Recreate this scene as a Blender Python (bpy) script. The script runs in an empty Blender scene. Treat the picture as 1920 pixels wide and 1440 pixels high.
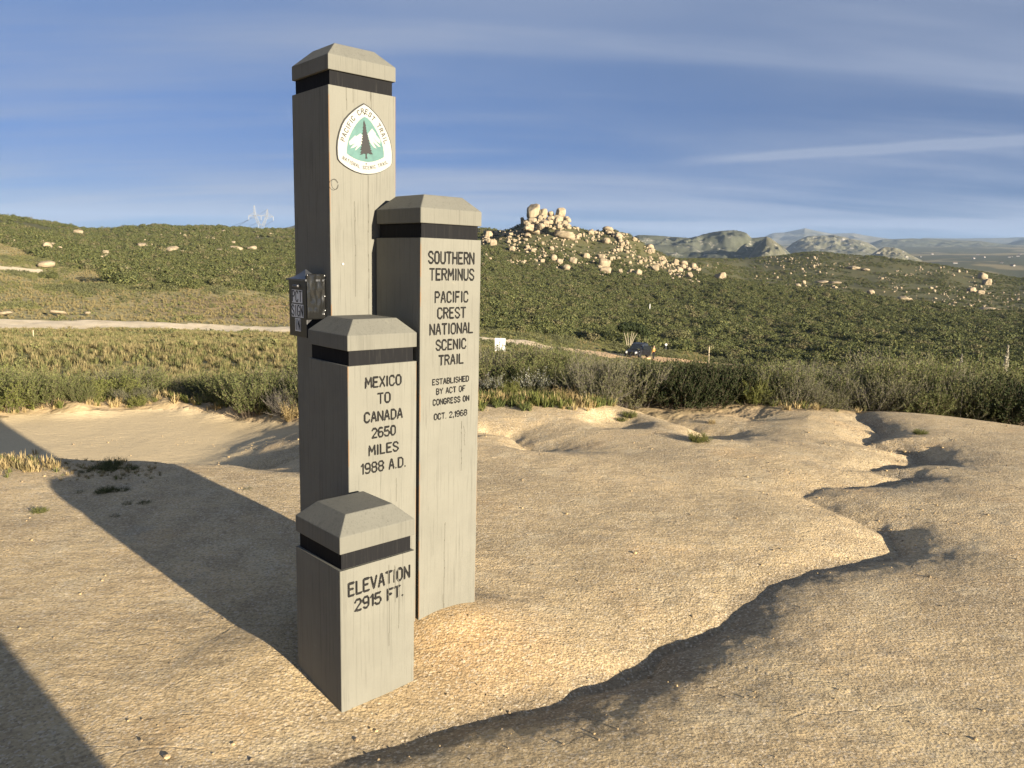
import bpy, bmesh, math, random
import numpy as np
from mathutils import Vector, Matrix
random.seed(7)
RNG = np.random.default_rng(11)
SC = bpy.context.scene
COL = SC.collection
R = math.radians

# ------------------------------------------------------------------ camera
EYE = 1.45
FPX = 1442.35
PITCH, ROLL = R(9.064), R(1.389)
_cp, _sp = math.cos(PITCH), math.sin(PITCH)
FW = np.array([0, _cp, -_sp]); _u = np.array([0, _sp, _cp]); _r = np.array([1.0, 0, 0])
RT = _r * math.cos(ROLL) + _u * math.sin(ROLL)
UP = -_r * math.sin(ROLL) + _u * math.cos(ROLL)
cam = bpy.data.cameras.new("camera")
cam.sensor_width = 36.0
cam.lens = 36.0 * FPX / 1920.0
cam.clip_start = 0.05
cam.clip_end = 40000
cam_o = bpy.data.objects.new("camera", cam)
COL.objects.link(cam_o)
M = Matrix.Identity(4)
for i in range(3):
    M[i][0], M[i][1], M[i][2] = RT[i], UP[i], -FW[i]
M[2][3] = EYE
cam_o.matrix_world = M
SC.camera = cam_o

# ------------------------------------------------------------------ light
SUN_AZ, SUN_EL = R(134.3), R(11.0)          # azimuth clockwise from +Y
SUN_DIR = np.array([math.sin(SUN_AZ) * math.cos(SUN_EL), math.cos(SUN_AZ) * math.cos(SUN_EL), math.sin(SUN_EL)])
sun = bpy.data.lights.new("sun", 'SUN')
sun.energy = 5.0
sun.angle = R(0.55)
sun.color = (1.0, 0.88, 0.69)
sun_o = bpy.data.objects.new("sun", sun)
COL.objects.link(sun_o)
sun_o.rotation_euler = Vector(SUN_DIR).to_track_quat('Z', 'Y').to_euler()
sun_o.location = (20, -20, 30)

SC.view_settings.view_transform = 'Standard'
SC.view_settings.look = 'None'
SC.view_settings.exposure = 1.82
SC.view_settings.gamma = 1.0

world = bpy.data.worlds.new("World")
SC.world = world
world.use_nodes = True
wn, wl = world.node_tree.nodes, world.node_tree.links
wn.clear()

def N(nodes, kind, **kw):
    n = nodes.new(kind)
    for k, v in kw.items():
        if k in ('inputs',):
            for a, b in v.items():
                n.inputs[a].default_value = b
        else:
            setattr(n, k, v)
    return n

def build_world():
    sky = N(wn, 'ShaderNodeTexSky', sky_type='NISHITA', sun_disc=False, sun_elevation=SUN_EL, sun_rotation=SUN_AZ,
            altitude=1200.0, air_density=1.0, dust_density=0.1, ozone_density=3.5)
    tc = N(wn, 'ShaderNodeTexCoord')
    sep = N(wn, 'ShaderNodeSeparateXYZ')
    wl.new(tc.outputs['Generated'], sep.inputs[0])
    def math_(op, a, b=None, c=None):
        m = N(wn, 'ShaderNodeMath', operation=op)
        for i, v in enumerate((a, b, c)):
            if v is None: continue
            if isinstance(v, (int, float)): m.inputs[i].default_value = v
            else: wl.new(v, m.inputs[i])
        return m.outputs[0]
    den = math_('ADD', math_('MAXIMUM', sep.outputs[2], 0.0), 0.13)
    px = math_('DIVIDE', sep.outputs[0], den)
    py = math_('DIVIDE', sep.outputs[1], den)
    comb = N(wn, 'ShaderNodeCombineXYZ')
    wl.new(px, comb.inputs[0]); wl.new(py, comb.inputs[1])
    def cloud(scale, rot, loc, sc3, lo, hi, detail=6):
        mp = N(wn, 'ShaderNodeMapping')
        mp.inputs['Rotation'].default_value = (0, 0, rot)
        mp.inputs['Location'].default_value = loc
        mp.inputs['Scale'].default_value = sc3
        wl.new(comb.outputs[0], mp.inputs[0])
        nz = N(wn, 'ShaderNodeTexNoise')
        nz.inputs['Scale'].default_value = scale
        nz.inputs['Detail'].default_value = detail
        nz.inputs['Roughness'].default_value = 0.5
        nz.inputs['Distortion'].default_value = 0.3
        wl.new(mp.outputs[0], nz.inputs['Vector'])
        mr = N(wn, 'ShaderNodeMapRange', interpolation_type='SMOOTHSTEP')
        mr.inputs['From Min'].default_value = lo
        mr.inputs['From Max'].default_value = hi
        wl.new(nz.outputs['Fac'], mr.inputs['Value'])
        return mr.outputs[0]
    broad = cloud(0.7, R(-24), (3.1, 1.7, 0), (0.45, 1.0, 1), 0.40, 0.66, 5)
    veil = cloud(1.0, R(12), (0.4, 5.2, 0), (0.30, 1.7, 1), 0.44, 0.70, 7)
    low = cloud(1.3, R(4), (7.7, 2.2, 0), (0.22, 1.0, 1), 0.46, 0.62, 5)
    # low clouds only near the horizon
    lowmask = N(wn, 'ShaderNodeMapRange', interpolation_type='SMOOTHSTEP')
    lowmask.inputs['From Min'].default_value = 0.16
    lowmask.inputs['From Max'].default_value = 0.05
    wl.new(sep.outputs[2], lowmask.inputs['Value'])
    lowc = math_('MULTIPLY', low, lowmask.outputs[0])
    # one long thin streak: a band around a tilted great circle
    def streak(az0, el0, az1, el1, w, fade0, fade1):
        a = Vector((math.sin(az0) * math.cos(el0), math.cos(az0) * math.cos(el0), math.sin(el0)))
        b = Vector((math.sin(az1) * math.cos(el1), math.cos(az1) * math.cos(el1), math.sin(el1)))
        nrm = a.cross(b).normalized()
        dot = N(wn, 'ShaderNodeVectorMath', operation='DOT_PRODUCT')
        wl.new(tc.outputs['Generated'], dot.inputs[0])
        dot.inputs[1].default_value = nrm
        nz = N(wn, 'ShaderNodeTexNoise')
        nz.inputs['Scale'].default_value = 7.0
        nz.inputs['Detail'].default_value = 4.0
        wl.new(tc.outputs['Generated'], nz.inputs['Vector'])
        off = math_('MULTIPLY', math_('SUBTRACT', nz.outputs['Fac'], 0.5), w * 1.6)
        d = math_('ABSOLUTE', math_('ADD', dot.outputs['Value'], off))
        m = N(wn, 'ShaderNodeMapRange', interpolation_type='SMOOTHSTEP')
        m.inputs['From Min'].default_value = w
        m.inputs['From Max'].default_value = 0.0
        wl.new(d, m.inputs['Value'])
        az = math_('ARCTAN2', sep.outputs[0], sep.outputs[1])
        f = N(wn, 'ShaderNodeMapRange', interpolation_type='SMOOTHSTEP')
        f.inputs['From Min'].default_value = fade0
        f.inputs['From Max'].default_value = fade1
        wl.new(az, f.inputs['Value'])
        return math_('MULTIPLY', m.outputs[0], f.outputs[0])
    s1 = streak(R(12.5), R(7.2), R(32.3), R(7.95), 0.0085, R(8), R(20))
    s2 = streak(R(5.2), R(2.6), R(32.3), R(3.1), 0.009, R(2), R(10))
    s3 = streak(R(-33), R(2.2), R(-16), R(3.0), 0.012, R(-10), R(-20))
    tot = math_('ADD', math_('MULTIPLY', broad, 0.42), math_('MULTIPLY', veil, 0.50))
    hi = N(wn, 'ShaderNodeMapRange', interpolation_type='SMOOTHSTEP')
    hi.inputs['From Min'].default_value = 0.10
    hi.inputs['From Max'].default_value = 0.42
    wl.new(sep.outputs[2], hi.inputs['Value'])
    tot = math_('ADD', tot, math_('MULTIPLY', hi.outputs[0], 0.42))
    tot = math_('ADD', tot, math_('MULTIPLY', lowc, 0.55))
    tot = math_('ADD', tot, math_('MULTIPLY', s1, 0.75))
    tot = math_('ADD', tot, math_('MULTIPLY', s2, 0.55))
    tot = math_('ADD', tot, math_('MULTIPLY', s3, 0.55))
    tot = math_('MINIMUM', tot, 0.85)
    tint = N(wn, 'ShaderNodeMix', data_type='RGBA', blend_type='MULTIPLY')
    tint.inputs[0].default_value = 1.0
    wl.new(sky.outputs[0], tint.inputs[6])
    tint.inputs[7].default_value = SKY_TINT
    hz = N(wn, 'ShaderNodeMapRange', interpolation_type='SMOOTHSTEP')
    hz.inputs['From Min'].default_value = 0.42
    hz.inputs['From Max'].default_value = -0.02
    wl.new(sep.outputs[2], hz.inputs['Value'])
    low_tint = N(wn, 'ShaderNodeMix', data_type='RGBA', blend_type='MULTIPLY')
    wl.new(hz.outputs[0], low_tint.inputs[0])
    wl.new(tint.outputs[2], low_tint.inputs[6])
    low_tint.inputs[7].default_value = LOW_TINT
    mix = N(wn, 'ShaderNodeMix', data_type='RGBA')
    wl.new(tot, mix.inputs[0])
    wl.new(low_tint.outputs[2], mix.inputs[6])
    mix.inputs[7].default_value = CLOUD
    bg = N(wn, 'ShaderNodeBackground')
    bg.inputs[1].default_value = 0.055
    wl.new(mix.outputs[2], bg.inputs[0])
    out = N(wn, 'ShaderNodeOutputWorld')
    wl.new(bg.outputs[0], out.inputs[0])
SKY_TINT = (.53, .50, .57, 1)
LOW_TINT = (.21, .37, .67, 1)
CLOUD = (1.60, 1.92, 2.68, 1)
build_world()

# ------------------------------------------------------------------ helpers
def tag(o, label=None, cat=None, group=None, kind=None):
    if label: o['label'] = label
    if cat: o['category'] = cat
    if group: o['group'] = group
    if kind: o['kind'] = kind
    return o

def mesh_np(name, V, F, mat=None, smooth=False):
    """V (n,3); F (m,k) array of one size k or a list of such arrays"""
    me = bpy.data.meshes.new(name)
    V = np.asarray(V, dtype=np.float32)
    Fs = F if isinstance(F, list) else [F]
    Fs = [np.asarray(f, dtype=np.int32) for f in Fs if len(f)]
    me.vertices.add(len(V)); me.vertices.foreach_set('co', V.ravel())
    nl = sum(f.size for f in Fs); nf = sum(len(f) for f in Fs)
    me.loops.add(nl); me.polygons.add(nf)
    me.loops.foreach_set('vertex_index', np.concatenate([f.ravel() for f in Fs]))
    sizes = np.concatenate([np.full(len(f), f.shape[1], dtype=np.int32) for f in Fs])
    starts = np.concatenate([[0], np.cumsum(sizes)[:-1]]).astype(np.int32)
    me.polygons.foreach_set('loop_start', starts)
    me.update(calc_edges=True)
    if smooth: me.polygons.foreach_set('use_smooth', np.ones(nf, dtype=bool))
    if mat: me.materials.append(mat)
    me.validate()
    return me

def add(name, me, parent=None, loc=None, rotz=None):
    o = bpy.data.objects.new(name, me)
    COL.objects.link(o)
    if parent: o.parent = parent
    if loc is not None: o.location = loc
    if rotz is not None: o.rotation_euler = (0, 0, rotz)
    return o

def empty(name, loc, rotz=0.0, scale=1.0):
    o = bpy.data.objects.new(name, None)
    COL.objects.link(o)
    o.empty_display_size = 0.1
    o.location = loc; o.rotation_euler = (0, 0, rotz); o.scale = (scale,) * 3
    return o

def fattr(me, name, vals, dom='POINT'):
    a = me.attributes.new(name, 'FLOAT', dom)
    a.data.foreach_set('value', np.asarray(vals, dtype=np.float32))

def cattr(me, name, cols, dom='POINT'):
    a = me.attributes.new(name, 'FLOAT_COLOR', dom)
    c = np.ones((len(cols), 4), dtype=np.float32); c[:, :3] = cols
    a.data.foreach_set('color', c.ravel())

def bm_obj(name, bm, mat, parent=None, smooth=False):
    me = bpy.data.meshes.new(name)
    bm.to_mesh(me); bm.free()
    if smooth:
        for p in me.polygons: p.use_smooth = True
    me.materials.append(mat)
    return add(name, me, parent)

def bm_box(bm, x0, x1, y0, y1, z0, z1, mat4=None, bevel=0.0):
    r = bmesh.ops.create_cube(bm, size=1.0)
    vs = r['verts']
    for v in vs:
        v.co = Vector((x0 + (v.co.x + .5) * (x1 - x0), y0 + (v.co.y + .5) * (y1 - y0), z0 + (v.co.z + .5) * (z1 - z0)))
    if bevel:
        es = list({e for v in vs for e in v.link_edges})
        b = bmesh.ops.bevel(bm, geom=es, offset=bevel, segments=2, affect='EDGES', profile=.6)
        vs = list({v for f in b['faces'] for v in f.verts} | {v for v in vs if v.is_valid})
    if mat4 is not None:
        bmesh.ops.transform(bm, matrix=mat4, verts=vs)
    return vs

def bm_tube(bm, p0, p1, r0, r1=None, seg=6):
    r1 = r0 if r1 is None else r1
    p0, p1 = Vector(p0), Vector(p1)
    d = p1 - p0
    q = d.to_track_quat('Z', 'Y').to_matrix().to_4x4()
    m = Matrix.Translation((p0 + p1) / 2) @ q
    bmesh.ops.create_cone(bm, cap_ends=True, segments=seg, radius1=r0, radius2=r1, depth=d.length, matrix=m)

def bm_chain(bm, pts, r, seg=8):
    for a, b in zip(pts[:-1], pts[1:]):
        bm_tube(bm, a, b, r, r, seg)

# ---- noise (numpy)
def _hash(ix, iy, seed):
    h = (ix.astype(np.int64) * 374761393 + iy.astype(np.int64) * 668265263 + seed * 1442695041) & 0xFFFFFFFF
    h = ((h ^ (h >> 13)) * 1274126177) & 0xFFFFFFFF
    return ((h ^ (h >> 16)) & 0xFFFFFF) / float(0xFFFFFF)

def vnoise(x, y, seed=0):
    x = np.asarray(x, dtype=np.float64); y = np.asarray(y, dtype=np.float64)
    ix, iy = np.floor(x), np.floor(y)
    fx, fy = x - ix, y - iy
    fx = fx * fx * fx * (fx * (fx * 6 - 15) + 10); fy = fy * fy * fy * (fy * (fy * 6 - 15) + 10)
    a, b = _hash(ix, iy, seed), _hash(ix + 1, iy, seed)
    c, d = _hash(ix, iy + 1, seed), _hash(ix + 1, iy + 1, seed)
    return (a + (b - a) * fx) * (1 - fy) + (c + (d - c) * fx) * fy - 0.5

def fbm(x, y, seed=0, octv=4, gain=0.5):
    s, amp = 0.0, 1.0
    ca, sa = math.cos(.7), math.sin(.7)
    for k in range(octv):
        s = s + amp * vnoise(x, y, seed + k * 17)
        x, y = 2.03 * (x * ca - y * sa), 2.03 * (x * sa + y * ca)
        amp *= gain
    return s

def sstep(a, b, x):
    t = np.clip((x - a) / (b - a), 0, 1)
    return t * t * (3 - 2 * t)
# ------------------------------------------------------------------ terrain
def ray(u, v):
    return FW + RT * ((u - 960) / FPX) - UP * ((v - 720) / FPX)

def el_of(az, v):
    """tangent of elevation of the direction at azimuth az whose picture row is v"""
    lo, hi = -0.9, 0.6
    for _ in range(50):
        m = (lo + hi) / 2
        d = np.array([math.sin(az), math.cos(az), m])
        row = 720 - FPX * (d @ UP) / (d @ FW)
        if row > v: lo = m
        else: hi = m
    return (lo + hi) / 2

NEAR = [(9, 'z', -.10), (12, 'z', -.45), (16, 'z', -1.0), (22, 'z', -1.75)]
LNEAR = [(8, 'z', -.5), (10, 'z', -.5), (11.5, 'z', -.55), (13, 'z', -.72), (16, 'z', -1.1), (22, 'z', -1.85)]
LEFT = LNEAR + [(30, 652), (50, 630)]
RIGHT = NEAR + [(30, 'z', -3.0), (55, 'z', -5.6)]
COLS = {
    0: LEFT + [(70, 612), (78, 600), (110, 560), (165, 512), (172, 502), (210, 478), (250, 453), (330, 425), (420, 400)],
    92: LEFT + [(70, 613), (78, 601), (110, 565), (165, 522), (172, 513), (190, 492), (250, 460), (340, 435), (430, 414)],
    183: LEFT + [(70, 614), (78, 602), (110, 568), (165, 515), (250, 475), (350, 450), (450, 432)],
    275: LEFT + [(70, 617), (78, 604), (110, 572), (145, 537), (200, 500), (300, 462), (450, 425)],
    397: LEFT + [(72, 621), (80, 608), (110, 578), (140, 541), (200, 505), (300, 465), (460, 422)],
    489: LEFT + [(74, 625), (82, 611), (110, 582), (140, 546), (200, 510), (300, 470), (470, 430)],
    500: [(9, 'z', -.36), (12, 'z', -.6), (16, 'z', -1.05), (22, 'z', -1.8), (30, 652), (50, 630), (74, 626), (82, 612), (110, 583), (140, 547), (200, 510), (300, 470), (470, 430)],
    560: [(9, 'z', -.2), (12, 'z', -.5), (16, 'z', -1.0), (22, 'z', -1.75), (30, 652), (50, 630), (75, 629), (83, 614), (110, 588), (140, 549), (200, 512), (300, 472), (470, 429)],
    720: NEAR + [(30, 'z', -2.7), (50, 'z', -4.7), (76, 636), (84, 622), (110, 602), (140, 572), (220, 520), (320, 470), (470, 428)],
    905: NEAR + [(30, 'z', -2.9), (55, 'z', -5.0), (78, 641), (86, 628), (105, 618), (140, 590), (220, 535), (320, 480), (380, 443), (470, 424)],
    967: RIGHT + [(80, 648), (88, 636), (106, 622), (140, 600), (220, 545), (290, 508), (340, 468), (385, 424), (430, 440), (500, 450)],
    985: RIGHT + [(80, 650), (88, 639), (106, 624), (140, 603), (220, 550), (290, 511), (340, 470), (385, 409), (425, 436), (500, 450)],
    1010: RIGHT + [(82, 654), (90, 642), (107, 626), (140, 605), (220, 553), (290, 513), (340, 473), (385, 406), (430, 436), (500, 455)],
    1053: RIGHT + [(85, 660), (93, 648), (110, 630), (140, 610), (220, 560), (290, 518), (340, 478), (385, 412), (430, 440), (520, 465)],
    1110: RIGHT + [(88, 668), (96, 655), (115, 638), (150, 612), (220, 568), (290, 525), (340, 490), (390, 432), (440, 450), (520, 468)],
    1140: RIGHT + [(90, 672), (98, 660), (117, 641), (150, 617), (220, 571), (290, 527), (340, 495), (393, 430), (440, 450), (520, 470)],
    1178: RIGHT + [(92, 677), (100, 664), (120, 645), (150, 622), (220, 575), (290, 530), (340, 500), (395, 441), (450, 468), (540, 478)],
    1246: RIGHT + [(95, 681), (103, 669), (123, 650), (150, 628), (220, 580), (300, 533), (350, 508), (400, 484), (460, 490), (600, 484)],
    1320: RIGHT + [(100, 686), (108, 675), (128, 657), (150, 638), (220, 585), (300, 540), (350, 518), (430, 494), (500, 489), (620, 483)],
    1400: RIGHT + [(105, 690), (112, 681), (135, 662), (220, 592), (310, 533), (340, 532), (400, 532), (520, 508), (640, 482)],
    1522: RIGHT + [(70, 700), (110, 684), (135, 664), (220, 603), (320, 547), (345, 548), (400, 548), (520, 515), (650, 469)],
    1644: RIGHT + [(70, 700), (135, 668), (220, 612), (325, 561), (350, 563), (400, 560), (520, 525), (650, 481)],
    1767: RIGHT + [(70, 704), (135, 672), (220, 622), (330, 574), (360, 577), (400, 572), (520, 540), (650, 497)],
    1900: RIGHT + [(70, 708), (135, 678), (220, 635), (330, 588), (360, 590), (400, 586), (520, 560), (650, 520)],
}
def _az_of_u(u):
    d = ray(u, 540.0); return math.atan2(d[0], d[1])
D_GRID = np.exp(np.linspace(math.log(8.0), math.log(9000.0), 420))
LD = np.log(D_GRID)
_cols_az, _cols_z = [], []
for u, prof in COLS.items():
    az = _az_of_u(u)
    Ds, zs = ([8.0], [-.03]) if prof[0][0] > 8 else ([7.9], [-.48])
    for e in prof:
        Ds.append(e[0])
        zs.append(e[2] if e[1] == 'z' else EYE + e[0] * el_of(az, e[1]))
    last_D, last_z = Ds[-1], zs[-1]
    vlast = prof[-1][1]
    zc = last_z
    Ds += [last_D * 1.12, last_D * 1.5, 1300, 2200, 3500, 6000, 9000]
    if u >= 900:
        zs += [zc - 4, zc - 25] + [EYE + D * el_of(az, v) for D, v in ((1300, max(507, vlast + 12)), (2200, 490), (3500, 474), (6000, 459), (9000, 456))]
    else:
        zs += [zc - 4, zc - 20] + [EYE + D * el_of(az, v) for D, v in ((1300, 452), (2200, 456), (3500, 456), (6000, 456), (9000, 456))]
    _cols_az.append(az); _cols_z.append(np.interp(LD, np.log(Ds), zs))
_zL, _zR = _cols_z[0], _cols_z[-1]
_flat = np.interp(LD, np.log([8, 20, 100, 9000]), [-.03, -.6, -6.0, -60])
_cols_az = [-math.pi, -2.2, -1.2] + _cols_az + [1.2, 2.0, math.pi]
_cols_z = [_flat, _flat, _zL] + _cols_z + [_zR, _flat, _flat]
AZ_GRID = np.linspace(-math.pi, math.pi, 2881)     # 0.125 deg
_Z = np.stack(_cols_z)
TAB = np.stack([np.interp(AZ_GRID, _cols_az, _Z[:, j]) for j in range(len(LD))], axis=1)
def _blur(a, k, axis):
    ker = np.hanning(2 * k + 3)[1:-1]; ker /= ker.sum()
    pad = [(0, 0), (0, 0)]; pad[axis] = (k, k)
    b = np.pad(a, pad, mode='edge')
    return np.apply_along_axis(lambda m: np.convolve(m, ker, 'valid'), axis, b)
TAB = _blur(TAB, 5, 0)
TAB = _blur(TAB, 2, 1)

def table_z(az, D):
    fa = np.clip((az + math.pi) / (2 * math.pi) * (len(AZ_GRID) - 1), 0, len(AZ_GRID) - 1.001)
    fd = np.clip((np.log(np.maximum(D, 8.0)) - LD[0]) / (LD[1] - LD[0]), 0, len(LD) - 1.001)
    ia, idd = fa.astype(int), fd.astype(int)
    ta, td = fa - ia, fd - idd
    return (TAB[ia, idd] * (1 - ta) * (1 - td) + TAB[ia + 1, idd] * ta * (1 - td)
            + TAB[ia, idd + 1] * (1 - ta) * td + TAB[ia + 1, idd + 1] * ta * td)

# ---- the granite slab round the posts
SUN2 = SUN_DIR[:2] / np.linalg.norm(SUN_DIR[:2])
def groove(x, y, pts, dep, ls, ll, end=0.5):
    """a gully along a polyline; ls / ll are the widths of its sunward and its far bank; dep may vary per vertex"""
    pts = np.asarray(pts, dtype=float)
    best = np.full(x.shape, 1e9); side = np.zeros(x.shape); dd = np.zeros(x.shape)
    deps = np.broadcast_to(np.asarray(dep, dtype=float), (len(pts),)) if np.ndim(dep) else np.full(len(pts), dep)
    for k in range(len(pts) - 1):
        a, b = pts[k], pts[k + 1]
        ab = b - a
        t = np.clip(((x - a[0]) * ab[0] + (y - a[1]) * ab[1]) / (ab @ ab), 0, 1)
        qx, qy = x - a[0] - t * ab[0], y - a[1] - t * ab[1]
        d = np.hypot(qx, qy)
        m = d < best
        best = np.where(m, d, best)
        side = np.where(m, (qx * SUN2[0] + qy * SUN2[1]) / np.maximum(d, 1e-6), side)
        dd = np.where(m, deps[k] * (1 - t) + deps[k + 1] * t, dd)
    w = sstep(-.5, .5, side)
    lam = ll * (1 - w) + ls * w
    return -dd * np.exp(-best / lam)

G_MAIN = [(3.9, 8.6), (3.62, 7.75), (3.55, 7.2), (3.2, 6.75), (3.45, 6.35), (3.3, 6.0), (2.75, 5.7), (2.95, 5.45), (2.2, 5.2), (1.95, 4.95), (2.1, 4.6), (2.25, 4.25), (2.15, 4.0),
          (1.55, 3.68), (1.2, 3.45), (.95, 3.1), (.62, 2.86), (.56, 2.68), (.30, 2.52), (-.05, 2.33), (-.4, 2.16), (-.9, 1.95)]
G_MAIN_D = [.08, .12, .13, .10, .14, .14, .08, .09, .05, .055, .065, .10, .10, .055, .05, .07, .10, .105, .08, .06, .045, .0]
def slab_z(x, y):
    z = 0.016 * fbm(x * .55, y * .55, 3, 2) + 0.007 * fbm(x * 1.9, y * 1.9, 5, 3)
    wx = x + .10 * fbm(x * 1.6, y * 1.6, 21, 3) + .035 * fbm(x * 6, y * 6, 23, 3); wy = y + .10 * fbm(x * 1.6, y * 1.6, 33, 3) + .035 * fbm(x * 6, y * 6, 35, 3)
    g = groove(wx, wy, G_MAIN, G_MAIN_D, .195, .32)
    z = z + g + .006 * sstep(0.0, 1.4, (x - .6) * SUN2[0] + (y - 2.75) * SUN2[1])
    z += groove(wx, wy, [(1.15, 8.6), (1.55, 7.85), (1.98, 7.15), (1.75, 6.85), (1.55, 6.5)], [.10, .16, .19, .14, .0], .36, .26)
    z += groove(wx, wy, [(1.9, 8.4), (2.5, 7.8), (3.0, 7.6)], [.09, .10, .0], .32, .26)
    z += groove(wx, wy, [(-.75, 6.95), (.0, 6.72), (.2, 6.25), (.02, 5.85)], [.05, .13, .16, .0], .36, .22)
    z += -.085 * np.exp(-(((wx - 1.0) / .30) ** 2 + ((wy - 7.2) / .34) ** 2) ** 2)
    # hollow with blown sand beyond the low ridge on the one side
    ridge = wy - (5.18 - .12 * (wx + 2.6) - .20 * np.maximum(wx + 2.2, 0) ** 1.2)
    hol = sstep(-.05, 1.5, ridge) * sstep(-1.2, -3.2, wx) * .36 + sstep(0, .7, ridge) * sstep(-.75, -1.75, wx) * .16
    z -= hol
    z += groove(wx, wy, [(-1.1, 6.95), (-1.9, 6.75), (-2.5, 6.45), (-2.75, 6.05), (-2.45, 5.55)], [.03, .10, .14, .13, .0], .42, .16) * .9
    # rise of the slab's rim, then the drop
    D = np.hypot(x, y)
    z += .05 * np.exp(-((wx - 4.6) / 1.0) ** 2 - ((wy - 8.0) / .5) ** 2)
    z += .03 * np.exp(-((wx - .6) / 1.3) ** 2 - ((wy - 7.9) / .45) ** 2)
    # foot of the posts
    z += .068 * np.exp(-((x + .25) / .32) ** 2 - ((y - 2.92) / .25) ** 2)
    z += -.008 * np.exp(-((x + .42) / .30) ** 2 - ((y - 2.25) / .3) ** 2) + .03 * np.exp(-((x + .85) / .25) ** 2 - ((y - 2.6) / .25) ** 2)
    return z

def edge_D(az):
    """how far the bare rock reaches in each direction"""
    a = np.asarray(az)
    base = np.interp(a, [-math.pi, -1.2, -.62, -.40, -.22, -.08, .05, .14, .24, .33, .45, .60, 1.2, math.pi],
                     [9.5, 10.6, 10.6, 10.1, 7.9, 7.9, 8.2, 8.2, 8.1, 8.35, 8.9, 9.3, 9.3, 7.5])
    return base + .45 * fbm(a * 11, a * 0 + 3.3, 8, 2)

def ground_z(x, y):
    x = np.asarray(x, dtype=float); y = np.asarray(y, dtype=float)
    D = np.hypot(x, y); az = np.arctan2(x, y)
    tz = table_z(az, D)
    tz = tz + np.minimum(D * .006, 2.0) * fbm(x / np.maximum(D, 5) * 16, np.log(np.maximum(D, 1)) * 9, 41, 4) * sstep(9, 40, D) * .8
    bank = .13 * np.exp(-((D - edge_D(az) - .35) / .35) ** 2) * sstep(-.15, -.3, az) * (1 + .8 * fbm(x * 3, y * 3, 51, 3))
    sz = slab_z(x, y)
    w = np.where(az < -.22, sstep(9.0, 10.8, D), sstep(8.0, 10.2, D))
    return sz * (1 - w) + tz * w + bank

def gz(x, y):
    return float(ground_z(np.array([x]), np.array([y]))[0])

_HD = np.exp(np.linspace(math.log(1.2), math.log(7000), 1600))
def hit(u, v, dmin=0.0):
    """the ground point that the direction of (u, v) meets"""
    d = ray(u, v); h = math.hypot(d[0], d[1])
    x, y = d[0] / h * _HD, d[1] / h * _HD
    zr = EYE + d[2] / h * _HD
    below = (ground_z(x, y) >= zr) & (_HD > dmin)
    k = int(np.argmax(below)) if below.any() else len(_HD) - 1
    return float(x[k]), float(y[k]), float(ground_z(x[k:k+1], y[k:k+1])[0])

def at(u, D):
    """ground point at distance D in the direction of column u"""
    az = _az_of_u(u)
    x, y = D * math.sin(az), D * math.cos(az)
    return x, y, gz(x, y)

# ---- road, as distance from the camera per direction
_ra = [_az_of_u(u) for u in (-400, 0, 183, 275, 397, 489, 544, 720, 905, 1015, 1110, 1180, 1246, 1320, 1420, 1520, 1700)]
_r0 = [70, 70, 70, 70, 72, 74, 75, 76, 78, 83, 88, 92, 95, 100, 105, 112, 130]
_r1 = [78, 78, 78, 78, 80, 82, 83, 84, 86, 91, 96, 100, 103, 108, 112, 118, 136]
def road_mask(az, D):
    j = .6 * vnoise(az * 90, az * 0 + 1.5, 61)
    a, b = np.interp(az, _ra, _r0) + j, np.interp(az, _ra, _r1) + .7 * j
    m = (D > a) & (D < b) & (az < _az_of_u(1640)) & (az > -1.1)
    up0 = np.interp(az, [_az_of_u(u) for u in (-200, 0, 79, 150)], [166, 165, 168, 172])
    m |= (D > up0) & (D < up0 + 7) & (az < _az_of_u(82)) & (az > -.9)
    return m
def brush_D(az):
    """where the dense chaparral begins"""
    us = (-200, 0, 73, 74, 122, 214, 275, 397, 544, 720, 905, 1015, 1110, 1178, 1246, 1320, 1420, 1520, 1700, 1900)
    ds = (260, 250, 205, 205, 180, 165, 147, 141, 138, 125, 102, 107, 113, 118, 120, 124, 110, 60, 30, 26)
    return np.interp(az, [_az_of_u(u) for u in us], ds) + 5 * fbm(az * 60, az * 0, 71, 3)
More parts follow.
